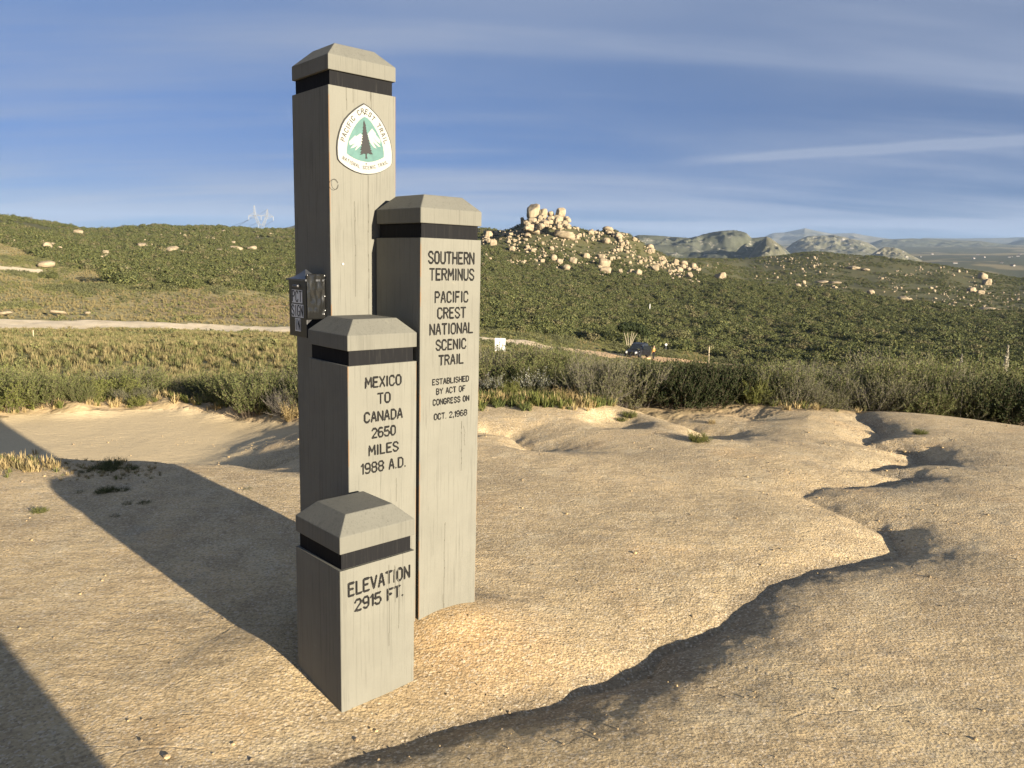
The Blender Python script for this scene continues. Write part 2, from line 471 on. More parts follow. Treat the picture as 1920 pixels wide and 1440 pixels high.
# ------------------------------------------------------------------ materials
class NT:
    def __init__(self, name, rough=0.9, spec=0.2):
        self.m = bpy.data.materials.new(name); self.m.use_nodes = True
        self.n, self.l = self.m.node_tree.nodes, self.m.node_tree.links
        self.b = self.n['Principled BSDF']
        self.b.inputs['Roughness'].default_value = rough
        self.b.inputs['Specular IOR Level'].default_value = spec
        self.tc = self.n.new('ShaderNodeTexCoord')
    def put(self, v, sock):
        if isinstance(v, bpy.types.NodeSocket): self.l.new(v, sock)
        else: sock.default_value = v
    def mapping(self, scale=(1, 1, 1), rot=(0, 0, 0), src='Object', loc=(0, 0, 0)):
        mp = self.n.new('ShaderNodeMapping')
        mp.inputs['Scale'].default_value = scale; mp.inputs['Rotation'].default_value = rot; mp.inputs['Location'].default_value = loc
        self.l.new(self.tc.outputs[src], mp.inputs[0]); return mp.outputs[0]
    def noise(self, vec, scale, detail=4, rough=.55, dist=0.0):
        t = self.n.new('ShaderNodeTexNoise')
        t.inputs['Scale'].default_value = scale; t.inputs['Detail'].default_value = detail
        t.inputs['Roughness'].default_value = rough; t.inputs['Distortion'].default_value = dist
        self.l.new(vec, t.inputs['Vector']); return t.outputs['Fac']
    def voro(self, vec, scale, feature='F1', out='Distance', rand=1.0):
        t = self.n.new('ShaderNodeTexVoronoi', ); t.feature = feature
        t.inputs['Scale'].default_value = scale; t.inputs['Randomness'].default_value = rand
        self.l.new(vec, t.inputs['Vector']); return t.outputs[out]
    def ramp(self, fac, stops, interp='LINEAR'):
        r = self.n.new('ShaderNodeValToRGB'); r.color_ramp.interpolation = interp
        els = r.color_ramp.elements
        while len(els) < len(stops): els.new(0.5)
        for e, (p, c) in zip(els, stops):
            e.position = p; e.color = tuple(c) + (1,) if len(c) == 3 else c
        self.l.new(fac, r.inputs[0]); return r.outputs[0]
    def rng(self, v, a, b, c=0.0, d=1.0):
        r = self.n.new('ShaderNodeMapRange'); r.interpolation_type = 'SMOOTHSTEP'
        r.inputs['From Min'].default_value = a; r.inputs['From Max'].default_value = b
        r.inputs['To Min'].default_value = c; r.inputs['To Max'].default_value = d
        self.l.new(v, r.inputs['Value']); return r.outputs[0]
    def mix(self, fac, a, b, blend='MIX'):
        x = self.n.new('ShaderNodeMix'); x.data_type = 'RGBA'; x.blend_type = blend
        self.put(fac, x.inputs[0])
        for v, s in ((a, x.inputs[6]), (b, x.inputs[7])):
            if isinstance(v, tuple) and len(v) == 3: v = v + (1,)
            self.put(v, s)
        return x.outputs[2]
    def math(self, op, a, b=0.0):
        x = self.n.new('ShaderNodeMath'); x.operation = op
        self.put(a, x.inputs[0]); self.put(b, x.inputs[1]); return x.outputs[0]
    def attr(self, name, out='Fac', kind='GEOMETRY'):
        a = self.n.new('ShaderNodeAttribute'); a.attribute_name = name; a.attribute_type = kind
        return a.outputs[out]
    def color(self, c):
        if isinstance(c, tuple) and len(c) == 3: c = c + (1,)
        self.put(c, self.b.inputs['Base Color']); return self
    def bump(self, h, strength=.5, dist=.01, prev=None):
        b = self.n.new('ShaderNodeBump'); b.inputs['Strength'].default_value = strength; b.inputs['Distance'].default_value = dist
        self.l.new(h, b.inputs['Height'])
        if prev is not None: self.l.new(prev, b.inputs['Normal'])
        self.l.new(b.outputs[0], self.b.inputs['Normal']); return b.outputs[0]

def mat_granite():
    t = NT('granite', .92, .25)
    w = t.mapping()
    big = t.noise(w, 1.1, 5, .62); mid = t.noise(w, 5.0, 4, .6); fine = t.noise(w, 70, 3, .7)
    c = t.ramp(big, [(.32, (.37, .285, .17)), (.48, (.53, .405, .23)), (.64, (.65, .485, .27))])
    c = t.mix(t.rng(mid, .42, .66, 0, .75), c, (.41, .31, .18))
    pale = t.noise(t.mapping((1, 1, 1), loc=(3, 1, 0)), 3.1, 6, .68)
    c = t.mix(t.rng(pale, .52, .66, 0, .65), c, (.62, .50, .31))
    strk = t.noise(t.mapping((2.2, 9, 2), (0, 0, R(-38))), 1.8, 6, .65)
    c = t.mix(t.rng(strk, .54, .70, 0, .5), c, (.31, .235, .145))
    c = t.mix(t.math('MULTIPLY', t.attr('worn'), .6), c, (.66, .52, .30))
    lich = t.noise(w, 2.2, 6, .65)
    c = t.mix(t.rng(lich, .56, .70, 0, .5), c, (.32, .285, .21))
    rust = t.noise(t.mapping(loc=(4, 7, 0)), 1.6, 3, .5)
    c = t.mix(t.rng(rust, .56, .72, 0, .45), c, (.56, .38, .19))
    c = t.mix(t.math('MULTIPLY', t.attr('rust'), .75), c, (.53, .34, .16))
    c = t.mix(t.attr('sand'), c, (.58, .455, .27))
    c = t.mix(t.math('MULTIPLY', t.attr('stain_shade'), .55), c, (.17, .14, .10))  # stain of the gully bank, with painted shade in it
    grain = t.noise(t.mapping(loc=(2, 9, 0)), 60, 2, .5)
    c = t.mix(t.math('MULTIPLY', t.rng(grain, .52, .36, 0, .42), t.math('SUBTRACT', 1.0, t.math('MULTIPLY', t.attr('sand'), .6))), c, t.mix(1.0, c, (.50, .46, .42), 'MULTIPLY'))
    # mineral specks
    sp = t.n.new('ShaderNodeTexVoronoi'); sp.inputs['Scale'].default_value = 130
    t.l.new(w, sp.inputs['Vector'])
    bw = t.n.new('ShaderNodeRGBToBW'); t.l.new(sp.outputs['Color'], bw.inputs[0])
    keep = t.math('SUBTRACT', 1.0, t.math('MULTIPLY', t.attr('sand'), .8))
    c = t.mix(t.math('MULTIPLY', t.rng(bw.outputs[0], .30, .18, 0, .40), keep), c, (.13, .105, .075))
    c = t.mix(t.math('MULTIPLY', t.rng(bw.outputs[0], .70, .82, 0, .55), keep), c, (.66, .56, .42))
    c = t.mix(t.math('MULTIPLY', t.rng(fine, .40, .30, 0, .25), keep), c, (.22, .17, .11))
    t.color(c)
    # relief: flaking sheets, crumbs, grains
    lay = t.noise(t.mapping((3.0, 9.0, 3.0), (0, 0, R(12))), 2.6, 8, .66, .5)
    crk = t.n.new('ShaderNodeTexVoronoi'); crk.feature = 'DISTANCE_TO_EDGE'; crk.inputs['Scale'].default_value = 3.2
    dw = t.n.new('ShaderNodeMixRGB'); dw.inputs[0].default_value = .25
    t.l.new(t.mapping((1, 2.4, 1), (0, 0, R(10))), dw.inputs[1])
    nzc = t.n.new('ShaderNodeTexNoise'); nzc.inputs['Scale'].default_value = 4; nzc.inputs['Detail'].default_value = 5
    t.l.new(w, nzc.inputs['Vector']); t.l.new(nzc.outputs['Color'], dw.inputs[2])
    t.l.new(dw.outputs[0], crk.inputs['Vector'])
    crack = t.math('MULTIPLY', t.rng(crk.outputs['Distance'], .0, .035, -1.0, 0.0), t.rng(t.noise(w, 1.3, 2), .52, .66))
    g1 = t.voro(w, 95); g2 = t.noise(w, 42, 6, .8)
    amt = t.math('SUBTRACT', 1.0, t.math('MULTIPLY', t.attr('sand'), .75))
    b = t.bump(lay, .55, .026)
    h2 = t.math('MULTIPLY', t.math('ADD', g2, t.math('MULTIPLY', crack, .5)), amt)
    b = t.bump(h2, .85, .010, b)
    b = t.bump(t.math('MULTIPLY', g1, amt), .6, .0055, b)
    return t.m

def mat_terrain():
    t = NT('terrain', .95, .1)
    w = t.mapping()
    base = t.attr('tint', 'Color')
    n1 = t.noise(w, .35, 5, .6); n2 = t.noise(w, 2.2, 4, .65); n3 = t.noise(w, .06, 4, .6)
    c = t.mix(t.rng(n1, .35, .7, 0, .45), base, t.mix(.5, base, (.16, .13, .07)))
    c = t.mix(t.rng(n2, .35, .7, 0, .5), c, t.mix(1.0, c, (.55, .60, .5), 'MULTIPLY'))
    c = t.mix(t.rng(n3, .40, .66, 0, .35), c, t.mix(1.0, c, (1.25, 1.05, .8), 'MULTIPLY'))
    t.color(c)
    b = t.bump(n1, .5, .6)
    t.bump(n2, .6, .12, b)
    return t.m

def mat_road():
    t = NT('dirt', .95, .1)
    w = t.mapping()
    n1 = t.noise(w, .5, 5, .6); n2 = t.noise(w, 3, 4, .6)
    c = t.ramp(n1, [(.3, (.60, .49, .32)), (.6, (.72, .60, .42))])
    c = t.mix(t.attr('rust'), c, (.50, .33, .18))
    c = t.mix(t.rng(n2, .4, .7, 0, .35), c, (.46, .36, .22))
    t.color(c); t.bump(n2, .4, .06)
    return t.m

def mat_mountain():
    t = NT('mountain_rock', .95, .05)
    w = t.mapping()
    n1 = t.noise(w, .006, 6, .65); n2 = t.noise(w, .03, 5, .7)
    base = t.attr('tint', 'Color')
    c = t.mix(t.rng(n1, .35, .65, 0, .6), base, (.075, .08, .045))
    rock = t.math('MULTIPLY', t.rng(n2, .56, .66), t.attr('rocky'))
    c = t.mix(rock, c, (.36, .325, .265))
    t.color(c); t.bump(n2, .25, 10.0)
    return t.m

M_GRANITE, M_TERRAIN, M_ROAD, M_MOUNT = mat_granite(), mat_terrain(), mat_road(), mat_mountain()

# ------------------------------------------------------------------ the ground sheet
def build_ground():
    a_in = np.linspace(-.78, .78, 1150)
    a_out = np.concatenate([np.linspace(.78, math.pi, 90)[1:], ])
    az = np.concatenate([-a_out[::-1], a_in, a_out])
    D = np.concatenate([[.05, .25, .5, .75], np.exp(np.linspace(math.log(.95), math.log(10.5), 520)),
                        np.exp(np.linspace(math.log(10.5), math.log(700), 420))[1:], np.exp(np.linspace(math.log(700), math.log(9000), 90))[1:]])
    A, DD = np.meshgrid(az, D, indexing='ij')
    X, Y = DD * np.sin(A), DD * np.cos(A)
    Z = ground_z(X, Y)
    slabmask = DD < edge_D(A)
    near = sstep(8.5, 7.0, DD)
    Z += near * (.0026 * fbm(X * 9, Y * 16, 91, 4) + .0008 * fbm(X * 38, Y * 38, 95, 2))
    na, nd = len(az), len(D)
    V = np.stack([X, Y, Z], axis=-1).reshape(-1, 3)
    idx = np.arange(na * nd).reshape(na, nd)
    f = np.stack([idx[:-1, :-1], idx[:-1, 1:], idx[1:, 1:], idx[1:, :-1]], axis=-1)[..., ::-1]
    ca = (az[:-1, None] + az[1:, None]) / 2 + 0 * D[None, :-1]
    cd = 0 * ca + (D[None, :-1] + D[None, 1:]) / 2
    zone = np.zeros(ca.shape, dtype=int)                     # 0 ground
    zone[cd < edge_D(ca)] = 1                                 # slab
    rm = road_mask(ca, cd); zone[rm] = 2
    hill = (cd > brush_D(ca)) & (cd > 100) & ~rm
    zone[hill & (ca < _az_of_u(760))] = 3
    zone[hill & (ca >= _az_of_u(760))] = 4
    # tint of the soil and cover (what grows there, not the light)
    bd = brush_D(A)
    azr = A
    soil = np.array([.44, .33, .20]); grass = np.array([.33, .28, .145]); red = np.array([.30, .21, .125]); green = np.array([.19, .19, .075]); dark = np.array([.17, .14, .075])
    T = np.ones(A.shape + (3,)) * soil
    k = sstep(11.5, 16, DD)[..., None]; T = T * (1 - k) + dark * k
    leftw = sstep(_az_of_u(780), _az_of_u(700), azr)
    g = (sstep(14, 22, DD) * leftw)[..., None]; T = T * (1 - g) + grass * g
    p = sstep(-.1, .25, fbm(azr * 26, np.log(DD) * 7, 77, 4))[..., None] * g; T = T * (1 - .55 * p) + green * .55 * p
    rw = (sstep(84, 92, DD) * sstep(135, 118, DD) * sstep(_az_of_u(180), _az_of_u(360), azr) * leftw)[..., None] * .7
    T = T * (1 - rw) + red * rw
    gr = (sstep(_az_of_u(800), _az_of_u(900), azr) * sstep(_az_of_u(1560), _az_of_u(1420), azr) * sstep(70, 86, DD))[..., None]
    T = T * (1 - gr) + np.array([.17, .165, .06]) * gr
    b = sstep(-3, 6, DD - bd)[..., None] * sstep(60, 100, DD)[..., None]; T = T * (1 - b) + np.array([.085, .085, .042]) * b
    b2 = (sstep(_az_of_u(1400), _az_of_u(1500), azr) * sstep(22, 34, DD))[..., None]; T = T * (1 - b2) + np.array([.085, .085, .042]) * b2
    far = sstep(900, 1600, DD)[..., None]
    pm = (sstep(.0, .3, fbm(azr * 24, np.log(DD) * 12, 55, 4) + .42 * np.exp(-((DD - 3200) / 420) ** 2) - .12) * .8)[..., None]
    plain = np.array([.27, .22, .12]) * pm + np.array([.07, .075, .04]) * (1 - pm)
    T = T * (1 - far) + plain * far
    T = T.reshape(-1, 3)
    sand = (sstep(.15, .5, (Y - (5.12 - .12 * (X + 2.6) - .20 * np.maximum(X + 2.2, 0) ** 1.2))) * sstep(-1.3, -2.6, X) * sstep(-2.2, -3.0, X - (Y - 6.2) * .2 + .0)).reshape(-1)
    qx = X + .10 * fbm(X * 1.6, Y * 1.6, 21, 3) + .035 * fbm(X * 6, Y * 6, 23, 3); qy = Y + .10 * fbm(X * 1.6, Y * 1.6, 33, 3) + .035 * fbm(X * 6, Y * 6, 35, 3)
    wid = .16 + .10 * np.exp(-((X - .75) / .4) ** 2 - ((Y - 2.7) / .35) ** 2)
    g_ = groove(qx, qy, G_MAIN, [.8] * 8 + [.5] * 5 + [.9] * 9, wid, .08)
    stain_shade = sstep(.22, .62, -g_ + .30 * fbm(X * 5, Y * 5, 61, 4)).reshape(-1)  # dark stain along the gully, widened to paint in its shade
    rust = (np.exp(-((X + .12) / .34) ** 2 - ((Y - 2.72) / .30) ** 2) * .95).reshape(-1)
    worn = np.clip(-groove(X + .06 * fbm(X * 4, Y * 4, 14, 3), Y + .06 * fbm(X * 4, Y * 4, 15, 3), [(.95, 2.9), (1.06, 2.62), (1.22, 2.35), (1.42, 2.06), (1.65, 1.7)], [.1, 1, 1, 1, 1], .10, .10), 0, 1).reshape(-1)
    names = [('ground', M_TERRAIN), ('rock_slab', M_GRANITE), ('road', M_ROAD), ('hills', M_TERRAIN), ('hills', M_TERRAIN)]
    rust_r = sstep(_az_of_u(880), _az_of_u(1200), A).reshape(-1)
    for zi, (nm, mt) in enumerate(names):
        ff = f[zone == zi].reshape(-1, 4)
        used = np.unique(ff); remap = np.zeros(na * nd, dtype=np.int64); remap[used] = np.arange(len(used))
        me = mesh_np(nm, V[used], remap[ff], mt, smooth=True)
        if zi == 1:
            fattr(me, 'sand', sand[used]); fattr(me, 'stain_shade', stain_shade[used]); fattr(me, 'rust', rust[used]); fattr(me, 'worn', worn[used])
        elif zi == 2: fattr(me, 'rust', rust_r[used])
        else: cattr(me, 'tint', T[used])
        o = add(nm, me); tag(o, kind='structure')
build_ground()

# ------------------------------------------------------------------ far ranges
def mountain(prof, D0, D1, D2, tint, rocky, seed, rough=1.0):
    """a range: foot at distance D0, crest (u, v) at D1, back slope to D2"""
    us = np.array([p[0] for p in prof], float)
    azs = np.array([_az_of_u(u) for u in us])
    tz = np.array([EYE + D1 * el_of(a, p[1]) for a, p in zip(azs, prof)])
    a = np.linspace(azs[0] - .02, azs[-1] + .02, 260)
    zc = np.interp(a, azs, tz)
    ends = sstep(0, .05, a - a[0]) * sstep(0, .05, a[-1] - a) if prof[-1][0] < 1900 else sstep(0, .04, a - a[0])
    rows = np.concatenate([np.linspace(0, 1, 60), np.linspace(1, 2, 14)[1:]])
    A, Rw = np.meshgrid(a, rows, indexing='ij')
    Dd = np.where(Rw <= 1, D0 + (D1 - D0) * Rw, D1 + (D2 - D1) * (Rw - 1))
    X, Y = Dd * np.sin(A), Dd * np.cos(A)
    foot = ground_z(X, Y) - D1 * .004
    prof_h = np.where(Rw <= 1, Rw ** 1.15, 1 - (Rw - 1) * .8)
    H = np.maximum(zc[:, None] - table_z(A, Dd * 0 + D1), 1.0)
    sc = 9.0 / (D1 - D0)
    nz = .55 - 2.2 * np.abs(fbm(X * sc * .9, Y * sc * .9, seed, 4, .45))
    Z = foot * 1.0 + (zc[:, None] * ends[:, None] + foot * (1 - ends[:, None]) - foot) * np.clip(prof_h * (1 + .50 * rough * nz * np.sin(np.clip(Rw, 0, 1) * math.pi)), 0, 1.02)
    Z += np.where(np.abs(Rw - 1) < .25, .04 * H * nz * rough, 0)
    V = np.stack([X, Y, Z], -1).reshape(-1, 3)
    idx = np.arange(V.shape[0]).reshape(A.shape)
    F = np.stack([idx[:-1, :-1], idx[1:, :-1], idx[1:, 1:], idx[:-1, 1:]], -1).reshape(-1, 4)
    me = mesh_np('mountain', V, F, M_MOUNT, smooth=True)
    cattr(me, 'tint', np.ones((len(V), 3)) * np.array(tint)); fattr(me, 'rocky', np.full(len(V), rocky))
    tag(add('mountain', me), kind='structure')
mountain([(1150, 448), (1185, 441), (1230, 443), (1290, 446), (1325, 437), (1345, 434), (1370, 432), (1392, 437), (1402, 446), (1430, 444), (1450, 456), (1500, 478)], 1250, 1900, 2500, (.085, .088, .066), .7, 3)
mountain([(1392, 460), (1412, 448), (1430, 442), (1445, 452), (1465, 462), (1490, 478)], 1150, 1500, 1900, (.12, .112, .08), 1.0, 8)
mountain([(1400, 446), (1440, 437), (1462, 436), (1500, 428), (1522, 433), (1550, 438), (1592, 437), (1612, 441), (1650, 447), (1700, 452), (1760, 455)], 6000, 7800, 9500, (.14, .13, .10), .1, 13, .6)
mountain([(1455, 462), (1480, 448), (1510, 443), (1555, 441), (1580, 446), (1620, 454), (1660, 466)], 2700, 3300, 4000, (.14, .13, .09), .9, 19)
mountain([(1575, 470), (1610, 460), (1645, 449), (1700, 447), (1760, 449), (1830, 452), (1870, 458), (1915, 462), (2000, 470)], 4400, 5200, 6200, (.10, .10, .065), .3, 23, .6)
mountain([(1600, 484), (1625, 474), (1650, 463), (1672, 465), (1700, 473), (1730, 481)], 2000, 2250, 2600, (.13, .12, .08), 1.0, 29)
mountain([(1690, 452), (1720, 446), (1800, 447), (1870, 446), (1900, 445), (1925, 443), (2000, 440), (2100, 438)], 7000, 8300, 9500, (.10, .10, .08), .1, 31, .5)
mountain([(1850, 462), (1885, 455), (1915, 447), (1950, 444), (2050, 442)], 5000, 6200, 7500, (.09, .095, .065), .2, 37, .6)
mountain([(-500, 380), (-200, 405), (200, 446), (520, 428), (545, 426), (560, 421), (600, 424), (640, 424), (700, 432), (900, 438)], 1500, 1900, 2400, (.15, .14, .10), .8, 41)

# ------------------------------------------------------------------ air
def build_haze():
    bm = bmesh.new()
    bm_box(bm, -9500, 9500, -9500, 9800, -70, 470)
    m = bpy.data.materials.new('air'); m.use_nodes = True
    n, l = m.node_tree.nodes, m.node_tree.links
    n.clear()
    v = n.new('ShaderNodeVolumePrincipled')
    v.inputs['Color'].default_value = (.52, .70, 1.0, 1)
    v.inputs['Density'].default_value = HAZE
    v.inputs['Anisotropy'].default_value = 0.0
    o = n.new('ShaderNodeOutputMaterial')
    l.new(v.outputs[0], o.inputs['Volume'])
    tag(bm_obj('haze', bm, m), kind='stuff')
HAZE = 5.0e-5
if HAZE: build_haze()
# ------------------------------------------------------------------ the posts
W = 0.29
def mat_post(name, base, seed, shade=1.0):
    t = NT(name, .75, .12)
    w = t.mapping(loc=(seed * 3.1, seed * 1.7, seed))
    gr = t.noise(t.mapping((42, 42, 1.4), loc=(seed * 3.1, 0, seed)), 3.0, 5, .6, .2)
    fine = t.noise(t.mapping((130, 130, 6), loc=(seed, seed, seed)), 3.0, 3, .6)
    saw = t.noise(t.mapping((4, 4, 60), loc=(seed, 2, seed)), 2.0, 3, .6)
    blot = t.noise(w, 5.5, 5, .6)
    drip = t.noise(t.mapping((18, 18, .9), loc=(seed * 2.2, 3, 0)), 1.6, 4, .55)
    c = t.mix(t.rng(blot, .35, .68, 0, .45), base, tuple(x * .80 for x in base))
    c = t.mix(t.rng(drip, .56, .74, 0, .42), c, tuple(x * .62 for x in base))
    c = t.mix(t.rng(gr, .54, .70, 0, .5), c, tuple(x * .55 for x in base))
    lines = t.noise(t.mapping((70, 70, .7), loc=(seed * 1.3, 4, seed)), 3.0, 3, .5)
    c = t.mix(t.rng(lines, .60, .68, 0, .28), c, tuple(x * .45 for x in base))
    c = t.mix(t.attr('raw'), c, (.20, .125, .07))
    worn = t.noise(t.mapping(loc=(seed * 5, 1, 2)), 9, 6, .7)
    c = t.mix(t.rng(worn, .68, .76, 0, .7), c, (base[0] * 1.5, base[1] * 1.45, base[2] * 1.3))
    c = t.mix(t.math('MULTIPLY', t.attr('crack'), .7), c, (.045, .04, .03))
    t.color(c)
    b = t.bump(gr, .35, .003)
    b = t.bump(fine, .35, .0012, b)
    t.bump(saw, .22, .0015, b)
    return t.m
def mat_plain(name, col, rough=.6, spec=.3, noise_scale=None, dark=.6, metal=0.0):
    t = NT(name, rough, spec)
    t.b.inputs['Metallic'].default_value = metal
    if noise_scale:
        nz = t.noise(t.mapping(), noise_scale, 5, .65)
        t.color(t.mix(t.rng(nz, .35, .7), col, tuple(x * dark for x in col)))
        t.bump(nz, .2, .002)
    else: t.color(col)
    return t.m
POSTCOL = (.153, .149, .126)
M_POST = [mat_post('painted_timber', POSTCOL, s) for s in (1, 2, 3, 4)]
M_CAP = [mat_post('painted_timber_cap', tuple(x * .9 for x in POSTCOL), s + 7) for s in (1, 2, 3, 4)]
def mat_band():
    t = NT('charcoal_paint', .8, .08)
    gr = t.noise(t.mapping((60, 60, 2)), 3, 5, .6)
    c = t.mix(t.rng(gr, .52, .74, 0, .6), (.010, .010, .011), (.030, .029, .027))
    t.color(c); t.bump(gr, .4, .002); return t.m
M_BAND = mat_band()
def mat_letters():
    t = NT('letter_paint', .7, .2)
    nz = t.noise(t.mapping(), 55, 4, .7)
    t.color(t.mix(t.rng(nz, .56, .76, 0, .55), (.010, .0095, .009), (.06, .055, .045)))
    return t.m
M_LETTER = mat_letters()

# routed capitals, on a 4 x 6 grid
GL = {
 'A': [[(0, 0), (0.9, 3.4), (1.7, 6), (2.3, 6), (3.1, 3.4), (4, 0)], [(.6, 2.1), (3.4, 2.1)]],
 'B': [[(0, 0), (0, 6), (3, 6), (4, 5), (4, 4), (3, 3.1), (0.2, 3.1)], [(3, 3.1), (4, 2.1), (4, 1), (3, 0), (0, 0)]],
 'C': [[(4, 4.8), (3.2, 6), (1, 6), (0, 5), (0, 1), (1, 0), (3.2, 0), (4, 1.2)]],
 'D': [[(0, 0), (0, 6), (2.8, 6), (4, 4.8), (4, 1.2), (2.8, 0), (0, 0)]],
 'E': [[(3.8, 6), (0, 6), (0, 0), (3.8, 0)], [(0, 3.1), (3, 3.1)]],
 'F': [[(3.8, 6), (0, 6), (0, 0)], [(0, 3.1), (3, 3.1)]],
 'G': [[(4, 4.8), (3.2, 6), (1, 6), (0, 5), (0, 1), (1, 0), (3.2, 0), (4, 1), (4, 2.7), (2.4, 2.7)]],
 'H': [[(0, 0), (0, 6)], [(4, 0), (4, 6)], [(0, 3.1), (4, 3.1)]],
 'I': [[(.5, 0), (.5, 6)]],
 'L': [[(0, 6), (0, 0), (3.7, 0)]],
 'M': [[(0, 0), (.4, 6), (2.5, 2.2), (4.6, 6), (5, 0)]],
 'N': [[(0, 0), (0, 6), (4, 0), (4, 6)]],
 'O': [[(1, 0), (3, 0), (4, 1.2), (4, 4.8), (3, 6), (1, 6), (0, 4.8), (0, 1.2), (1, 0)]],
 'P': [[(0, 0), (0, 6), (3, 6), (4, 5), (4, 3.9), (3, 2.9), (0, 2.9)]],
 'R': [[(0, 0), (0, 6), (3, 6), (4, 5), (4, 4), (3, 3.1), (0, 3.1)], [(2, 3.1), (4, 0)]],
 'S': [[(4, 4.9), (3, 6), (1, 6), (0, 5), (0, 4.2), (1, 3.4), (3, 2.7), (4, 1.9), (4, 1), (3, 0), (1, 0), (0, 1.1)]],
 'T': [[(-.1, 6), (4.1, 6)], [(2, 6), (2, 0)]],
 'U': [[(0, 6), (0, 1.2), (1, 0), (3, 0), (4, 1.2), (4, 6)]],
 'V': [[(0, 6), (2, 0), (4, 6)]],
 'X': [[(0, 0), (4, 6)], [(0, 6), (4, 0)]],
 'Y': [[(0, 6), (2, 3), (4, 6)], [(2, 3), (2, 0)]],
 '0': [[(1, 0), (3, 0), (4, 1.2), (4, 4.8), (3, 6), (1, 6), (0, 4.8), (0, 1.2), (1, 0)]],
 '1': [[(0.0, 4.9), (1.2, 6), (1.2, 0)]],
 '2': [[(0, 4.8), (1, 6), (3, 6), (4, 5), (4, 3.9), (0, .1), (4, 0)]],
 '5': [[(3.8, 6), (0.2, 6), (0, 3.3), (3, 3.5), (4, 2.5), (4, 1.1), (3, 0), (1, 0), (0, .8)]],
 '6': [[(3.6, 5.6), (2.8, 6), (1, 6), (0, 4.8), (0, 1.2), (1, 0), (3, 0), (4, 1.1), (4, 2.4), (3, 3.4), (0, 3.1)]],
 '8': [[(1, 3.2), (0, 4.2), (0, 5), (1, 6), (3, 6), (4, 5), (4, 4.2), (3, 3.2), (1, 3.2), (0, 2.2), (0, 1), (1, 0), (3, 0), (4, 1), (4, 2.2), (3, 3.2)]],
 '9': [[(.4, .4), (1.2, 0), (3, 0), (4, 1.2), (4, 4.8), (3, 6), (1, 6), (0, 4.9), (0, 3.6), (1, 2.6), (4, 2.9)]],
 '.': [[(.3, 0), (.32, .05)]], ',': [[(.5, .4), (.1, -1)]], ' ': [],
}
GW = {'M': 5, 'I': 1, '1': 1.3, '.': .6, ',': .7, ' ': 1.7, 'L': 3.7, 'E': 3.8, 'F': 3.8}
def line_strokes(txt, s0, s1, z, h):
    wid = [GW.get(c, 4.0) for c in txt]
    gap = 1.75
    tot = sum(wid) + gap * (len(txt) - 1)
    kx, kz = (s1 - s0) / tot, h / 6.0
    out, x = [], 0.0
    for c, w in zip(txt, wid):
        for pl in GL[c]:
            out.append([(s0 + (x + p[0]) * kx, z + p[1] * kz) for p in pl])
        x += w + gap
    return out

